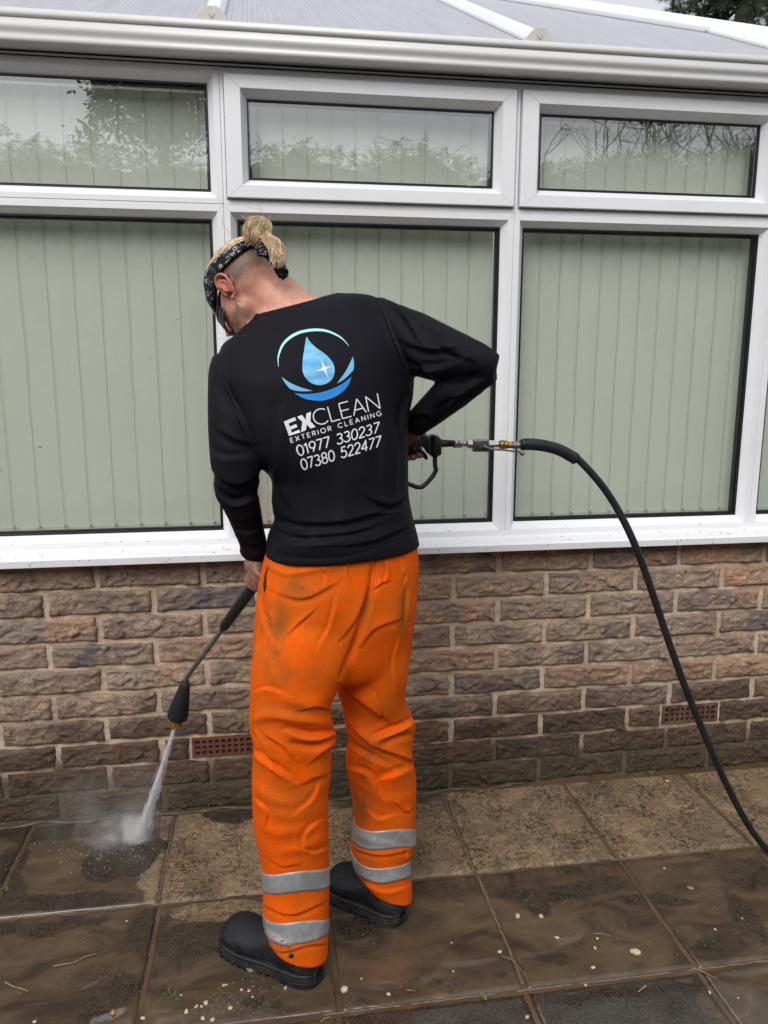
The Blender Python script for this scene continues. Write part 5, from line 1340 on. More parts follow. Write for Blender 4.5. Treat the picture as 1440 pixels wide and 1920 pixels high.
def bandana_mat():
    M = Mat('paisley_bandana', rough=.8, spec=.2); c = M.coord()
    v = M.t.nodes.new('ShaderNodeTexVoronoi'); M.t.links.new(M.scale(c, (1, 1, 1.0)), v.inputs['Vector']); v.inputs['Scale'].default_value = 54; v.inputs['Randomness'].default_value = .9
    ringm = M.math('PINGPONG', v.outputs['Distance'], .13); rm = M.ramp(M.math('MULTIPLY', ringm, 7.0), (.16, 1.0), (.34, 0.0))
    gate = M.ramp(v.outputs['Distance'], (.46, 1.0), (.50, 0.0)); gate2 = M.ramp(M.noise(c, 26, 2), (.26, 0.0), (.32, 1.0))
    m_ = M.math('MULTIPLY', M.math('MULTIPLY', rm, gate), gate2)
    v2 = M.t.nodes.new('ShaderNodeTexVoronoi'); M.t.links.new(c, v2.inputs['Vector']); v2.inputs['Scale'].default_value = 210
    dots = M.math('MULTIPLY', M.ramp(v2.outputs['Distance'], (.20, 1.0), (.30, 0.0)), M.ramp(M.noise(c, 30, 2), (.44, 0.0), (.50, 1.0)))
    M.set('Base Color', M.mix(M.math('MAXIMUM', m_, dots), (.008, .008, .013), (.62, .62, .66))); M.bump(M.noise(c, 240, 3), .2, .001); return M.m
BAND = bandana_mat()
ths = np.radians(np.linspace(-180, 180, 73)); na = 14; V = []
def ulo(a): a = abs(a); return np.interp(a, [0, 35, 60, 82, 100, 130, 180], [.012, .010, .020, .034, .036, .034, .036])
def uhi(a): a = abs(a); return np.interp(a, [0, 35, 60, 82, 100, 130, 180], [.096, .094, .090, .083, .077, .070, .064])
for th in ths:
    a = math.degrees(th); lo, hi = ulo(a), uhi(a)
    for j in range(na+1):
        t = j/na; pl = .0014*math.sin(t*math.pi*5+a*.03)*(abs(a)/180*1.2+.3); th_edge = -.003 if j in (0, na) else 0
        V.append(ellip(th, lo+(hi-lo)*t, .0075+pl+th_edge, .0765, .0985, .024, .090))
F = [(i*(na+1)+j, (i+1)*(na+1)+j, (i+1)*(na+1)+j+1, i*(na+1)+j+1) for i in range(72) for j in range(na)]
ban = obj('bandana', (V, F), BAND, person)
sm = ban.modifiers.new('thick', 'SOLIDIFY'); sm.thickness = .002; sm.offset = -1
kn = PY(500, 474, -.70)
obj('knot', join(ellipsoid(kn, (.017, .014, .012), None, 14, 10), ellipsoid(kn+np.array([-.016, .004, .006]), (.010, .010, .015), None, 12, 8)), BAND, ban)
def ribbon(path, w, nrm=(0, -1, 0), roll=.0):
    P = catmull([np.asarray(p, float) for p in path], 5); V, F = [], []
    for i, p in enumerate(P):
        t = P[min(i+1, len(P)-1)]-P[max(0, i-1)]; t /= np.linalg.norm(t); s = np.cross(t, nrm); s /= np.linalg.norm(s)+1e-9; ww = w*(.55+.45*math.sin(min(1, i/4)*math.pi/2))*(1 if i < len(P)-2 else .6)
        for j in range(5):
            q = j/4-.5; V.append(p+s*ww*q+np.array(nrm)*(.004*math.cos(q*math.pi*2+i*.4)))
    for i in range(len(P)-1):
        for j in range(4): F.append((i*5+j, (i+1)*5+j, (i+1)*5+j+1, i*5+j+1))
    return V, F
for path, w in (([kn, PY(516, 488, -.715), PY(527, 505, -.71), PY(536, 521, -.70)], .026), ([kn, PY(512, 492, -.70), PY(520, 504, -.695), PY(529, 514, -.69)], .018)):
    o = obj('bandana_tail', ribbon(path, w), BAND, ban); q = o.modifiers.new('thick', 'SOLIDIFY'); q.thickness = .002
HT = plain('black_hair_tie', (.01, .01, .012), .7)
# paisley motifs and border line of the print
# sunglasses
LENS = plain('dark_lens', (.005, .006, .007), .30, .1, 10, spec=.35); RIM = plain('grey_glasses_rim', (.055, .06, .065), .3, .1, 20)
V = []; n = 30
for i in range(n+1):
    th = math.radians(-60+120*i/n); dl, df = math.sin(th), math.cos(th); r = 1/math.sqrt((dl/.081)**2+(df/.106)**2)
    half = .0155*(1-.35*abs(math.sin(th))**3)*(1-.35*math.exp(-(th/.12)**2))
    for j in range(7): q = j/6*2-1; V.append(H_(dl*r, df*r*(1-.03*q*q)-.0, -.006-.020*max(0, math.cos(th))+half*q))
F = [(i*7+j, (i+1)*7+j, (i+1)*7+j+1, i*7+j+1) for i in range(n) for j in range(6)]
gl = obj('sunglasses', (V, F), LENS, person); q = gl.modifiers.new('thick', 'SOLIDIFY'); q.thickness = .003
obj('rim', join(tube([V[i*7] for i in range(n+1)], .0028, 6), tube([V[i*7+6] for i in range(n+1)], .0024, 6)), RIM, gl)
for s in (-1, 1):
    obj('temple_arm', tube(catmull([H_(.0735*s, .044, -.010), H_(.079*s, .026, .002), H_(.0805*s, .008, .012), H_(.081*s, -.010, .020), H_(.080*s, -.028, .010)], 4), .0026, 8, flat=1.6), LENS, gl)
    obj('temple_mark', tube([H_(.0815*s, .026, .003), H_(.0835*s, .014, .009)], .0012, 5), INKW, gl)
def hair_mat():
    M = Mat('blond_hair', rough=.42, spec=.45); c = M.coord(); n = M.noise(c, 60, 4, .7); n2 = M.noise(c, 12, 3)
    b = M.mix(M.ramp(n, (.3, 0), (.7, 1)), (.34, .215, .105), (.88, .70, .46)); b = M.mix(M.ramp(n2, (.48, 0), (.72, .8)), b, (.17, .105, .052))
    M.set('Base Color', b); return M.m
HAIR = hair_mat(); hr = np.random.default_rng(5)
V = []; n1, n2_ = 40, 12
for j in range(n2_+1):
    u = .068+(.1080-.068)*math.sin(j/n2_*math.pi/2)
    for i in range(n1): V.append(ellip(2*math.pi*i/n1, u, .003, .0755, .097, .026, .0835))
F = [(j*n1+i, j*n1+(i+1) % n1, (j+1)*n1+(i+1) % n1, (j+1)*n1+i) for j in range(n2_) for i in range(n1)]+[tuple(range(n2_*n1, (n2_+1)*n1))]
hair = obj('hair', (V, F), HAIR, person)
bunb = PY(477, 449, -.645); bunc = PY(483, 434, -.655)
strands = []
for k in range(230):
    th = hr.uniform(-math.pi, math.pi); a = ellip(th, .070, .003+hr.uniform(0, .003), .0755, .097, .026, .0835); b = bunb+hr.normal(0, .005, 3)
    loc_a = (a-HC)@HM; loc_b = (b-HC)@HM; pts = []
    for t in np.linspace(0, 1, 9):
        q = loc_a*(1-t)+loc_b*t; e = np.array([.0775, .0995, .0850]); q2_ = q-np.array([0, -.012, .026]); L = math.sqrt(((q2_/e)**2).sum())
        if L < 1.03 and t < .93: q2_ = q2_/L*(1.03+.02*hr.uniform())
        q = q2_+np.array([0, -.012, .026]); pts.append(H_(*q))
    strands.append(tube(pts, [.0011+.0008*math.sin(math.pi*i/8) for i in range(9)], 4, False))
o = obj('hair_strands', join(*strands), HAIR, hair); tag(o, kind='stuff')
obj('hair_tie', tube([bunb+np.array([.016*math.cos(a), .010*math.sin(a), .006*math.cos(a)]) for a in np.linspace(0, 6.3, 16)], .005, 8), HT, hair)
bun = [ellipsoid(bunc, (.026, .024, .027), None, 18, 12)]
for k in range(460):      # strands wound up from the tie, over the top and back down
    ph = hr.uniform(0, 6.28); tw = hr.uniform(.5, 1.9); R0 = hr.uniform(.86, 1.05); e_ = hr.uniform(.62, .97); lean = hr.uniform(-.004, .008); pts = []
    for t in np.linspace(.04, e_, 11):
        q = math.sin(math.pi*t)**.8; w_ = .029*R0*(1+.05*math.sin(7*t+k)); pts.append(bunc+np.array([math.cos(ph+tw*t)*q*w_*1.02+lean*t, math.sin(ph+tw*t)*q*w_*.9, -math.cos(math.pi*t)*.033*R0]))
    bun.append(tube(pts, [.0004+.0009*math.sin(math.pi*i/10) for i in range(11)], 4, False))
for k in range(16):      # a ruffled tuft on top
    s0 = bunc+np.array([hr.normal(-.004, .010), hr.normal(0, .008), .026]); d = np.array([hr.normal(-.2, .6), hr.normal(0, .4), .8])
    bun.append(tube([s0+d*.016*t+np.array([.003*math.sin(4*t+k), 0, -.006*t*t]) for t in np.linspace(0, 1.2, 7)], [.0010*(1-.8*i/6) for i in range(7)], 4, False))
o = obj('hair_bun', join(*bun), HAIR, hair); tag(o, kind='stuff')
cur = []
for k in range(340):      # loose ends falling over the knot towards the neck
    s0 = PY(497+hr.normal(0, 5), 446+hr.normal(0, 5), -.675); e0 = PY(508+hr.uniform(0, 24)+hr.normal(0, 3), 476+hr.uniform(0, 30), -.72+hr.uniform(-.01, .03)); mid_ = PY(521+hr.normal(0, 9), 455+hr.normal(0, 6), -.725)
    ph = hr.uniform(0, 6); pts = []
    for t in np.linspace(0, 1, 11):
        q = s0*(1-t)**2+mid_*2*t*(1-t)+e0*t*t; pts.append(q+np.array([.0025*math.sin(9*t+ph), .002*math.cos(8*t+ph), .0015*math.sin(7*t)]))
    cur.append(tube(pts, [.0014*(1-.65*i/10) for i in range(11)], 4, False))
for k in range(26):      # flyaway wisps
    s0 = bunc+hr.normal(0, .02, 3); d = hr.normal(0, 1, 3); d[2] = abs(d[2])*.6
    cur.append(tube([s0+d*.018*t+np.array([.004*math.sin(5*t), 0, .004*t]) for t in np.linspace(0, 1.3, 7)], .0004, 3, False))
cur.append(tube([PY(516, 470, -.70), PY(530, 492, -.70), PY(540, 490, -.70), PY(545, 481, -.70)], .0006, 3, False))
o = obj('loose_curls', join(*cur), HAIR, hair); tag(o, kind='stuff')

# ================================================================== PRESSURE WASHER GUN, LANCE
GUNB = plain('black_gun_plastic', (.012, .013, .014), .42, .2, 40, .2, 200); GUNG = plain('grey_gun_plastic', (.060, .068, .066), .45, .2, 40, .2, 200)
BRASS = plain('brass', (.48, .27, .085), .33, .35, 60, metal=.9); STEEL = plain('bright_steel', (.55, .55, .53), .28, .2, 60, metal=.95); DSTEEL = plain('dull_steel', (.23, .23, .22), .42, .3, 60, metal=.8); DBR = plain('tarnished_brass', (.10, .065, .03), .45, .35, 60, metal=.7)
gun = empty('pressure_washer_gun', tuple(PY(790, 850, GYp)), 'grey and black trigger gun with long lance held at hip and pointed at the flags', 'pressure washer')
C3 = lambda x, y, Y=GYp: PY(700+x/3.43, 640+y/3.43, Y)
def slabpx(poly, th, Y=GYp):
    n = len(poly); V = []; lay = ((-th/2, .80), (-th/2*.8, 1), (th/2*.8, 1), (th/2, .80))
    cx = sum(p[0] for p in poly)/n; cy = sum(p[1] for p in poly)/n
    for dy, k in lay:
        for x, y in poly: p = C3(cx+(x-cx)*k, cy+(y-cy)*(k if k < 1 else 1), Y); V.append((p[0], p[1]+dy, p[2]))
    F = [tuple(range(n)), tuple(range(4*n-1, 3*n-1, -1))]
    for q in range(3): F += [(q*n+i, q*n+n+i, q*n+n+(i+1) % n, q*n+(i+1) % n) for i in range(n)]
    return V, F
obj('gun_body', slabpx([(60, 640), (200, 634), (300, 622), (350, 607), (368, 600), (372, 735), (352, 700), (310, 672), (200, 684), (60, 690)], .036), GUNG, gun, True)
obj('gun_collar', slabpx([(366, 602), (385, 598), (405, 603), (428, 625), (431, 640), (430, 722), (402, 740), (368, 738)], .042), GUNB, gun, True)
obj('trigger', slabpx([(230, 700), (300, 694), (325, 706), (346, 736), (348, 758), (336, 763), (318, 742), (290, 724), (240, 722)], .014), GUNB, gun, True)
obj('trigger_guard', tube([C3(*p) for p in ((398, 720), (396, 765), (397, 805), (404, 826), (388, 860), (350, 905), (312, 938), (280, 938), (230, 918), (190, 902), (120, 880))], .0062, 10), GUNB, gun)
obj('grip', slabpx([(60, 672), (215, 690), (225, 712), (60, 735)], .030), GUNB, gun, True)
def cyl(x0, x1, r, mat, name, hexa=False, y0=655, y1=668):
    a, b = x0, x1; ya = y0+(y1-y0)*(a-430)/515; yb = y0+(y1-y0)*(b-430)/515
    P, Q = C3(a, ya), C3(b, yb); rr = r/3.43/FPX*((P-CAM)@_w)
    return obj(name, tube([P, P+(Q-P)*.06, P+(Q-P)*.94, Q], [rr*.86, rr, rr, rr*.86], 6 if hexa else 18), mat, gun, not hexa)
for a in ((429, 478, 27, DBR, 'hex_coupling', True), (480, 514, 22, GUNB, 'seal_ring'), (514, 540, 30, STEEL, 'quick_coupler'), (542, 570, 27, STEEL, 'quick_coupler'), (571, 598, 18, STEEL, 'nipple'), (600, 636, 29, STEEL, 'hex_nut', True),
          (736, 776, 30, STEEL, 'hex_nut', True), (777, 811, 19, STEEL, 'nipple'), (812, 838, 30, BRASS, 'brass_coupler'), (840, 861, 27, BRASS, 'brass_coupler'), (862, 891, 24, BRASS, 'hex_coupling', True), (892, 930, 26, DSTEEL, 'hex_nut', True), (930, 948, 18, DSTEEL, 'hose_tail')):
    cyl(*a[:5], *(a[5:] or ()))
obj('ball_valve', slabpx([(636, 634), (738, 630), (740, 708), (638, 708)], .024), DSTEEL, gun, False)
vc = C3(686, 668, GYp-.016)
lev = tube([vc, C3(715, 676, GYp-.020), C3(750, 692, GYp-.022), C3(850, 700, GYp-.022), C3(940, 712, GYp-.022)], [.0055, .0062, .0052, .0042, .0042], 8, flat=.6)
lv = obj('valve_lever', join(lev, ellipsoid(C3(957, 720, GYp-.022), (.0068, .0068, .0068), None, 14, 10)), DSTEEL, gun)
obj('pivot_nut', tube([vc+np.array([0, .004, 0]), vc-np.array([0, .009, 0])], .0085, 6), STEEL, lv, False)
# lance: from the gun across the front of the body, through the left fist, down to the nozzle
NZ = PY(333, 1342, -.40); nzt = PY(347, 1284, -.43); bend = PY(352, 1268, -.437)
lp = [C3(70, 660), PY(640, 935, -.55), PY(560, 1010, -.60), g0-gax*.05, g0, g1]
obj('lance_tube', tube(catmull(lp, 5)+[p for p in catmull([g1, PY(380, 1230, -.49), bend, nzt], 5)][1:], .0062, 12), DSTEEL, gun)
obj('foam_grip', tube([g0-gax*.055, g0-gax*.05, g0, g0*.5+g1*.5, g1-gax*.012, g1+gax*.004], [.011, .0145, .0150, .0148, .0135, .008], 16), GUNB, gun)
nd = NZ-nzt; nd /= np.linalg.norm(nd)
NZM = plain('worn_black_rubber', (.010, .010, .011), .7, .5, 50, .5, 160)
pz = [nzt-nd*.012, nzt, nzt+(NZ-nzt)*.25, nzt+(NZ-nzt)*.7, NZ-nd*.004, NZ+nd*.003]
obj('nozzle_guard', tube(pz, [.010, .0140, .0185, .0265, .0300, .0285], 24), NZM, gun)
BRIS = plain('yellow_bristles', (.36, .20, .012), .7, .45, 120); br = []
s1 = np.cross(nd, [0, 1, 0]); s1 /= np.linalg.norm(s1); s2 = np.cross(nd, s1)
for k in range(240):
    a = hr.uniform(0, 6.28); r0 = .017*math.sqrt(hr.uniform(.2, 1)); p = NZ+s1*r0*math.cos(a)+s2*r0*math.sin(a); q = p+nd*hr.uniform(.030, .037)+(s1*math.cos(a)+s2*math.sin(a))*.001
    br.append(tube([p, q], .0011, 4, False))
br.append(tube([NZ, NZ+nd*.028], [.0165, .0155], 16))
o = obj('brush_ring', join(*br), BRIS, gun)
# ---- hose
hose = empty('pressure_hose', tuple(PZ(1440, 1600, 0)), 'thick black rubber hose arching from the gun down to the flags', 'hose')
HOSE = plain('black_hose_rubber', (.014, .015, .017), .5, .3, 60, .35, 260, spec=.4)
obj('bend_sleeve', tube(catmull([C3(945, 664), C3(1010, 662), C3(1100, 672), C3(1200, 700), C3(1304, 757)], 6), [.0120]+[.0155]*3+[.0158]*21, 18), HOSE, hose)
hp = [C3(1290, 750), PY(1085, 862, -.585), PY(1122, 902, -.59), PY(1152, 945, -.59), PY(1181, 1000, -.60), PY(1206, 1062, -.60), PY(1231, 1135, -.60), PY(1257, 1212, -.60), PY(1287, 1294, -.60), PY(1322, 1380, -.60), PY(1358, 1462, -.59), PY(1402, 1545, -.585), PY(1440, 1592, -.58), PY(1475, 1622, -.58)]
hp = [np.array(p) for p in hp]; e = hp[-1]; e[2] = max(e[2], .016); hp += [np.array([e[0]+.15, e[1]-.02, .013]), np.array([e[0]+.45, e[1]-.10, .013]), np.array([e[0]+.9, e[1]-.5, .013]), np.array([e[0]+1.1, e[1]-1.2, .013])]
obj('hose_pipe', tube(catmull(hp, 8), .0100, 16), HOSE, hose)

# ================================================================== WATER
def vol_mat(name, dens_fn, col=(1, 1, 1, 1), an=.2):
    m = bpy.data.materials.new(name); m.use_nodes = True; t = m.node_tree; t.nodes.clear(); o = t.nodes.new('ShaderNodeOutputMaterial'); v = t.nodes.new('ShaderNodeVolumePrincipled')
    v.inputs['Color'].default_value = col; v.inputs['Anisotropy'].default_value = an; t.links.new(dens_fn(t), v.inputs['Density']); t.links.new(v.outputs[0], o.inputs['Volume']); return m
JT = PZ(262, 1578, 0); JS = NZ+nd*.030
jet = empty('water_jet', tuple(JT), 'white jet of water blasting from the nozzle onto the flags', 'water')
def jd(t):
    c = t.nodes.new('ShaderNodeTexCoord'); n = t.nodes.new('ShaderNodeTexNoise'); n.inputs['Scale'].default_value = 60; t.links.new(c.outputs['Object'], n.inputs[0])
    r = t.nodes.new('ShaderNodeMapRange'); r.inputs[1].default_value = .3; r.inputs[2].default_value = .7; r.inputs[3].default_value = 60; r.inputs[4].default_value = 170; t.links.new(n.outputs[0], r.inputs[0]); return r.outputs[0]
JM_ = vol_mat('spray_core', jd)
jp = [JS+(JT-JS)*t for t in np.linspace(0, 1, 9)]
o = obj('spray_core', tube(jp, list(np.linspace(.0045, .0200, 9)), 12, flat=.6), JM_, jet); tag(o, kind='stuff')
DROP = Mat('water_streaks', rough=.3, color=(.90, .91, .95), spec=.5).m
st = []; jd_ = (JT-JS)/np.linalg.norm(JT-JS); a1 = np.cross(jd_, [0, 1, 0]); a1 /= np.linalg.norm(a1); a2 = np.cross(jd_, a1)
wr = np.random.default_rng(8); JL = np.linalg.norm(JT-JS)
for k in range(1300):
    t0 = wr.uniform(0, .93); ln = wr.uniform(.02, .09); r_ = np.abs(wr.normal(0, .45)); a = wr.uniform(0, 6.28); off_ = (a1*math.cos(a)+.6*a2*math.sin(a))*r_
    P0 = JS+jd_*JL*t0+off_*(.004+.020*t0); P1 = JS+jd_*min(JL, JL*t0+ln)+off_*(.004+.020*min(1, t0+ln/JL))
    st.append(tube([P0, (P0+P1)/2, P1], [.0002, .0005+.0005*t0, .0002], 4, False))
o = obj('spray_streaks', join(*st), DROP, jet, False); tag(o, kind='stuff')
MC = JT+np.array([-.085, .03, .045])
def md(t):
    c = t.nodes.new('ShaderNodeTexCoord'); L = t.links.new
    n = t.nodes.new('ShaderNodeTexNoise'); n.inputs['Scale'].default_value = 11; n.inputs['Detail'].default_value = 5; n.inputs['Distortion'].default_value = .8; L(c.outputs['Object'], n.inputs[0])
    r = t.nodes.new('ShaderNodeMapRange'); r.inputs[1].default_value = .46; r.inputs[2].default_value = .70; L(n.outputs[0], r.inputs[0])
    def ball(cen, rad):
        mp = t.nodes.new('ShaderNodeMapping'); mp.vector_type = 'POINT'; mp.inputs['Location'].default_value = tuple(-cen[i]/rad[i] for i in range(3)); mp.inputs['Scale'].default_value = tuple(1/q for q in rad)
        L(c.outputs['Object'], mp.inputs[0]); ln = t.nodes.new('ShaderNodeVectorMath'); ln.operation = 'LENGTH'; L(mp.outputs[0], ln.inputs[0])
        mr = t.nodes.new('ShaderNodeMapRange'); mr.interpolation_type = 'SMOOTHSTEP'; mr.inputs[1].default_value = 1.0; mr.inputs[2].default_value = 0.0; L(ln.outputs['Value'], mr.inputs[0]); return mr.outputs[0]
    def mth(op, a, b):
        m_ = t.nodes.new('ShaderNodeMath'); m_.operation = op
        for k, v in ((0, a), (1, b)):
            if isinstance(v, (int, float)): m_.inputs[k].default_value = v
            else: L(v, m_.inputs[k])
        return m_.outputs[0]
    wide = mth('MULTIPLY', ball(MC+np.array([.0, .0, .05]), (.30, .20, .20)), mth('ADD', mth('MULTIPLY', r.outputs[0], 5.0), .3))
    puff = mth('MULTIPLY', ball(JT+np.array([-.052, .012, .030]), (.130, .09, .055)), mth('ADD', mth('MULTIPLY', r.outputs[0], 150.0), 9.0))
    core = mth('MULTIPLY', ball(JT+np.array([-.008, .004, .01]), (.055, .045, .045)), 230.0)
    return mth('ADD', mth('ADD', wide, puff), core)
MIST = vol_mat('water_mist', md)
mist = obj('water_mist', loft([[(MC[0]+rr_*1.45*math.cos(a), MC[1]+.0+rr_*math.sin(a), z) for a in np.linspace(0, 6.283, 24, endpoint=False)] for rr_, z in ((.17, .0075), (.20, .06), (.19, .16), (.10, .27))]), MIST, None)
tag(mist, 'pale cloud of water mist where the jet strikes the flags', 'mist', kind='stuff')
DR = []
for k in range(260):
    a = wr.uniform(0, 6.28); r_ = wr.gamma(2, .055); p = JT+np.array([-.05+r_*math.cos(a)*1.2, r_*math.sin(a)*.8, .006+abs(wr.normal(0, .035))*math.exp(-r_*4)])
    if p[1] > -.05: continue
    DR.append(ellipsoid(p, (.0011, .0011, .0011), None, 5, 4))
o = obj('spray_droplets', join(*DR), DROP, jet); tag(o, kind='stuff')

# ================================================================== DEBRIS ON THE FLAGS
CHIP = plain('cream_stone', (.62, .52, .30), .55, .3, 160, .3, 300); CHIP2 = plain('tan_stone', (.30, .22, .14), .6, .4, 90, .5, 200); STRAW = plain('straw', (.34, .25, .15), .6, .3, 60); GREENS = plain('green_shoots', (.10, .20, .035), .5, .4, 60)
def pebble(p, r, seed, mat=CHIP, flat=.5):
    rg = np.random.default_rng(seed); V, F = ellipsoid((0, 0, 0), (r, r*rg.uniform(.6, .95), r*flat), None, 10, 7); V = np.array(V); V += fbm(V/r*1.2+seed, 2, seed)[:, None]*V*.45
    a = rg.uniform(0, 6.28); V = V@np.array([[math.cos(a), math.sin(a), 0], [-math.sin(a), math.cos(a), 0], [0, 0, 1]])
    me = mesh_data('stone_chip', V, F); o = link('stone_chip', me, mat, None, (p[0], p[1], r*flat*.75)); return o
q5 = lambda x, y: (940+x/2.88, 1400+y/2.88); q4 = lambda x, y: (560+x/2.88, 1440+y/2.88); q3 = lambda x, y: (x/3, 1440+y/3); q0 = lambda x, y: (380+x/3.13, 1480+y/3.13)
chips = [(*q5(88, 918), 5.5), (*q5(215, 920), 5), (*q5(300, 1035), 4), (*q5(518, 1038), 3), (*q5(505, 1090), 4.2), (*q5(495, 1195), 4.5), (*q5(455, 1290), 3.2), (*q5(1125, 1330), 3.5), (*q5(140, 1465), 5), (*q5(1280, 1360), 3), (*q5(895, 188), 3), (*q5(880, 660), 2.8), (*q5(1155, 990), 3), (*q5(1300, 930), 2.8),
         (*q4(1087, 997), 5.5), (*q4(485, 1225), 4.2), (*q4(835, 1100), 2.5), (*q4(825, 945), 2), (*q4(340, 1140), 2.4), (*q3(712, 862), 2.4), (*q3(1020, 1280), 2.8), (*q3(1050, 1375), 6), (*q3(1140, 1412), 5.5), (*q3(805, 1412), 5), (*q3(1195, 1420), 4.5), (*q3(1295, 1355), 4), (*q3(1160, 1325), 4.5), (*q3(1105, 1345), 4), (*q3(1135, 1345), 3.6), (*q3(195, 1430), 4),
         (*q3(1260, 1225), 3.6), (*q3(1275, 1222), 3), (*q3(1400, 1255), 3), (*q3(1360, 1250), 3.4), (*q3(1420, 1290), 3.2), (*q0(487, 1170), 4.2), (*q0(163, 1287), 4.5), (*q0(20, 1258), 4.2)]
CL = ['round yellowish stone slice near the left side of the muddy middle flag', 'white oblong chip just right of the round yellowish slice', 'cream chip touching a tiny straw on the muddy middle flag', 'tiny cream chip under the thin straw on the middle flag',
      'cream chip between the thin straw and the moss on the middle flag', 'cream chip at the lower centre of the middle flag, near its front edge', 'cream chip sitting in the joint behind the dark grey flag', 'small chip on the right part of the dark grey flag',
      'cream chip on the foremost dark flag, left of its root filled joint', 'cream chip on the muddy flag in the nearest corner by the hose side', 'small white chip by the wall on the cleaned flag, near the pale weed', 'white speck of stone just in front of the cleaned flags, by the four flag corner',
      'white chip above the loose moss clump near the hose', 'tiny cream chip nearest the hose on the wet flag', 'oval yellow chip beside the curved brown root', 'small white chip near the short green stem', 'tiny white chip on the flag behind the right boot', 'faintest white chip on the flag right of the far boot',
      'small white chip beyond the angular chip near the heel', 'lone white chip behind the near boot toe, on the left flag']
for k, (x, y, r) in enumerate(chips):
    p = PZ(x, y, 0); rr = r/FPX*((p-CAM)@_w)
    if k < len(CL): tag(pebble(p, rr, 40+k), CL[k], 'stone', 'cream stone chips scattered on the flagstones')
    else: tag(pebble(p, rr, 40+k), 'small cream stone chip among the scatter in front of the near boot', 'stone', 'cream stone chips in front of the near boot')
tag(pebble(PZ(*q5(728, 1120)), .0145, 91), 'largest cream stone chip, flat oval, alone near the middle of its flag', 'stone')
tag(pebble(PZ(*q4(247, 1205)), .0105, 92, CHIP, .7), 'angular cream stone chip just beyond the heel of the near boot', 'stone')
tag(pebble(PZ(*q0(320, 1045)), .024, 93, CHIP2, .45), 'flat tan stone flake tucked against the sole of the near boot', 'stone')
tag(pebble(PZ(*q3(637, 1380)), .008, 94, plain('orange_stone', (.45, .22, .09), .6, .3, 60)), 'small orange pebble beside the muddy joint', 'stone')
tag(pebble(PZ(*q5(1020, 765)), .010, 95, CHIP2, .3), 'dull yellow flat pebble in the mud of the flag by the hose', 'stone')
tag(pebble(PZ(1218, 1437), .013, 96, plain('grey_stone', (.26, .24, .25), .7, .3, 60), .8), 'small grey stone at the foot of the brick wall', 'stone')
def twig(pts, r, mat, label, cat='twig'):
    P = [PZ(*p)+np.array([0, 0, r+.001+.002*(i % 2)]) for i, p in enumerate(pts)]
    c = catmull(P, 5); o = obj('twig', tube(c, [r*(1-.5*i/len(c)) for i in range(len(c))], 6), mat, None); return tag(o, label, cat)
twig([q3(300, 1122), q3(350, 1116), q3(420, 1100), q3(480, 1072), q3(550, 1050)], .0024, plain('pinkish_twig', (.26, .17, .13), .6), 'long pale pinkish twig with a yellow tip lying on the brown flag')
twig([q3(30, 1210), q3(75, 1238), q3(120, 1246), q3(160, 1265)], .0018, STRAW, 'short pale broken straw nearest the left edge of the patio')
twig([q5(0, 1135), q5(60, 1162), q5(95, 1200), q5(130, 1245), q5(150, 1288)], .0020, plain('brown_root', (.22, .14, .085), .6), 'curved brown root lying along the joint between flags')
twig([q5(1030, 1198), q5(1090, 1225), q5(1165, 1260)], .0015, STRAW, 'thin pale straw crossing the corner where four flags meet')
twig([q5(500, 1013), q5(545, 1018), q5(600, 1030)], .0012, STRAW, 'thin straw lying near the centre of the muddy flag')
twig([q5(300, 1056), q5(358, 1033)], .0009, STRAW, 'tiny straw beside a cream chip on the muddy flag')
twig([q4(545, 1195), q4(565, 1168), q4(590, 1155)], .0012, plain('orange_twig', (.30, .13, .05), .6), 'tiny orange brown twig on the flag behind the near heel')
twig([q4(120, 1376), q4(145, 1360), q4(172, 1350)], .0014, STRAW, 'pale bent straw at the very front of the patio')
twig([q4(580, 1207), q4(605, 1210), q4(632, 1212)], .0020, GREENS, 'short pale green stem on the flag edge', 'stem')
twig([q5(780, 1298), q5(768, 1312), q5(740, 1330)], .0026, STRAW, 'forked pale husk on the dark grey flag')
def leaf(c, ln, ang, label):
    V, F = [], []; n = 8
    for i in range(n+1):
        t = i/n; w = ln*.26*math.sin(math.pi*t)**.8; y = (t-.5)*ln
        for s in (-1, 0, 1): x = s*w; z = .002+(.003 if s else 0)+.004*math.sin(t*3); V.append((x*math.cos(ang)-y*math.sin(ang), x*math.sin(ang)+y*math.cos(ang), z))
    for i in range(n):
        for s in (0, 1): F.append((i*3+s, i*3+s+1, (i+1)*3+s+1, (i+1)*3+s))
    me = mesh_data('leaf', V, F); o = link('leaf', me, GREENS, None, (c[0], c[1], .002)); return tag(o, label, 'leaf')
leaf(PZ(906, 1874), .026, math.radians(25), 'single small green leaf lying by the slab joint')
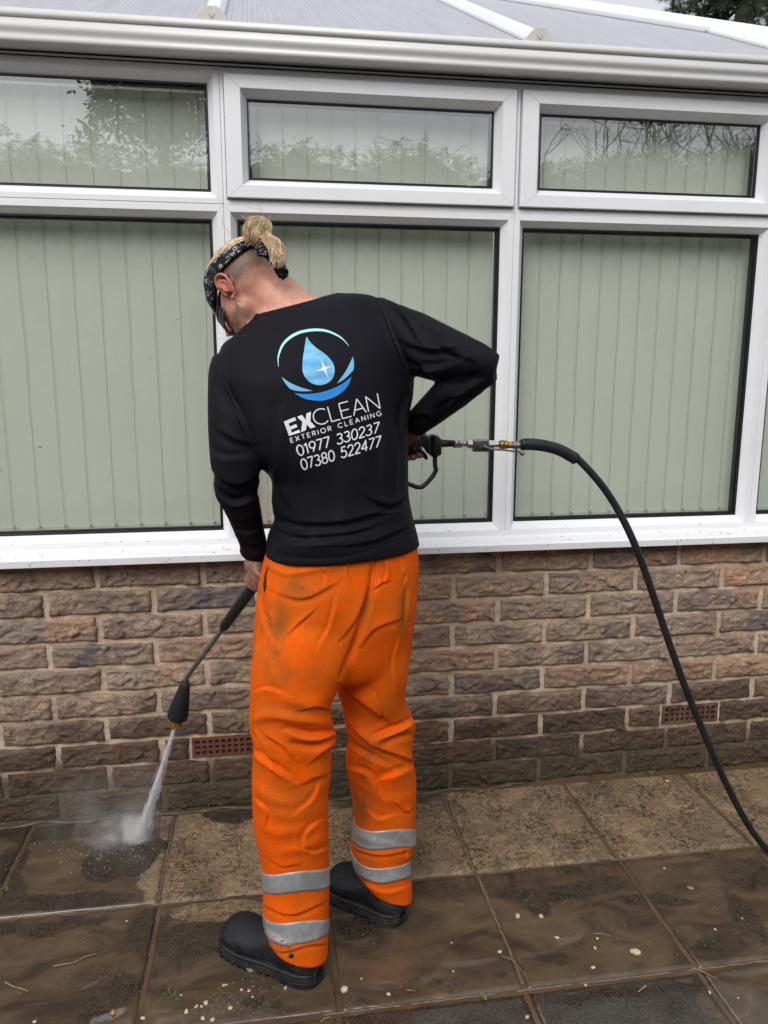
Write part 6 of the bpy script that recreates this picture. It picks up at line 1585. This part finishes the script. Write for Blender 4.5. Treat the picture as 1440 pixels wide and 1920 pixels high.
def tuft(name, px, py, R, n, label, mats, cat='weed', h=.012):
    c = PZ(px, py); V, F = [], []; rg = np.random.default_rng(int(px)); gs = []
    for k in range(n):
        a = rg.uniform(0, 6.28); r_ = R*math.sqrt(rg.uniform()); p = c+np.array([r_*math.cos(a), r_*math.sin(a)*.8, .001]); d = rg.normal(0, 1, 3)*np.array([1, 1, .5]); d[2] = abs(d[2]); d /= np.linalg.norm(d); L = rg.uniform(.4, 1)*h
        gs.append(tube([p, p+d*L*.5+np.array([0, 0, .001]), p+d*L+rg.normal(0, .002, 3)], [.0012, .0010, .0004], 4))
    return tag(obj(name, join(*gs), mats, None), label, cat)
MOSS = plain('moss', (.070, .066, .026), .8, .5, 120); WEED = plain('weed_green', (.13, .18, .07), .6, .4, 80)
tuft('moss_clump', 1322, 1771, .019, 60, 'loose clump of green moss stranded on the wet flag by the hose', MOSS, 'moss', .022)
tuft('moss_clump', 1049, 1803, .013, 30, 'small brown green moss scrap on the muddy middle flag', MOSS, 'moss', .014)
tuft('moss_clump', 476, 1879, .022, 60, 'mossy debris with grit just in front of the near boot', MOSS, 'moss', .016)
tuft('moss_clump', 517, 1887, .014, 34, 'smaller mossy scrap next to the gritty debris', MOSS, 'moss', .012)
tuft('weed', 1221, 1449, .020, 46, 'pale green weed growing where the wall meets the flags', WEED, 'weed', .022)
tuft('grass_blades', 4, 1668, .014, 16, 'few green grass blades at the extreme left of the patio', WEED, 'grass', .03)
tuft('grass_blades', 322, 1868, .014, 14, 'sprig of bright green beside the cream chips', GREENS, 'grass', .03)
tuft('bark_scraps', 850, 1850, .028, 30, 'dark shredded scraps lying on the flag edge', plain('grey_scrap', (.12, .11, .10), .7), 'debris', .02)
# fine grit too small to count
gr = []
for k in range(520):
    x, y = wr.uniform(-.75, 1.7), wr.uniform(-1.25, -.12)
    if k % 3 == 0: x, y = PZ(wr.normal(440, 60), wr.normal(1875, 22))[:2]
    r_ = wr.uniform(.0007, .0019); gr.append(ellipsoid((x, y, r_*.5), (r_, r_*.8, r_*.6), None, 5, 4))
o = obj('grit', join(*gr), plain('pale_grit', (.40, .32, .22), .7, .5, 8), None); tag(o, 'fine pale grit scattered over the wet flags', 'grit', kind='stuff')
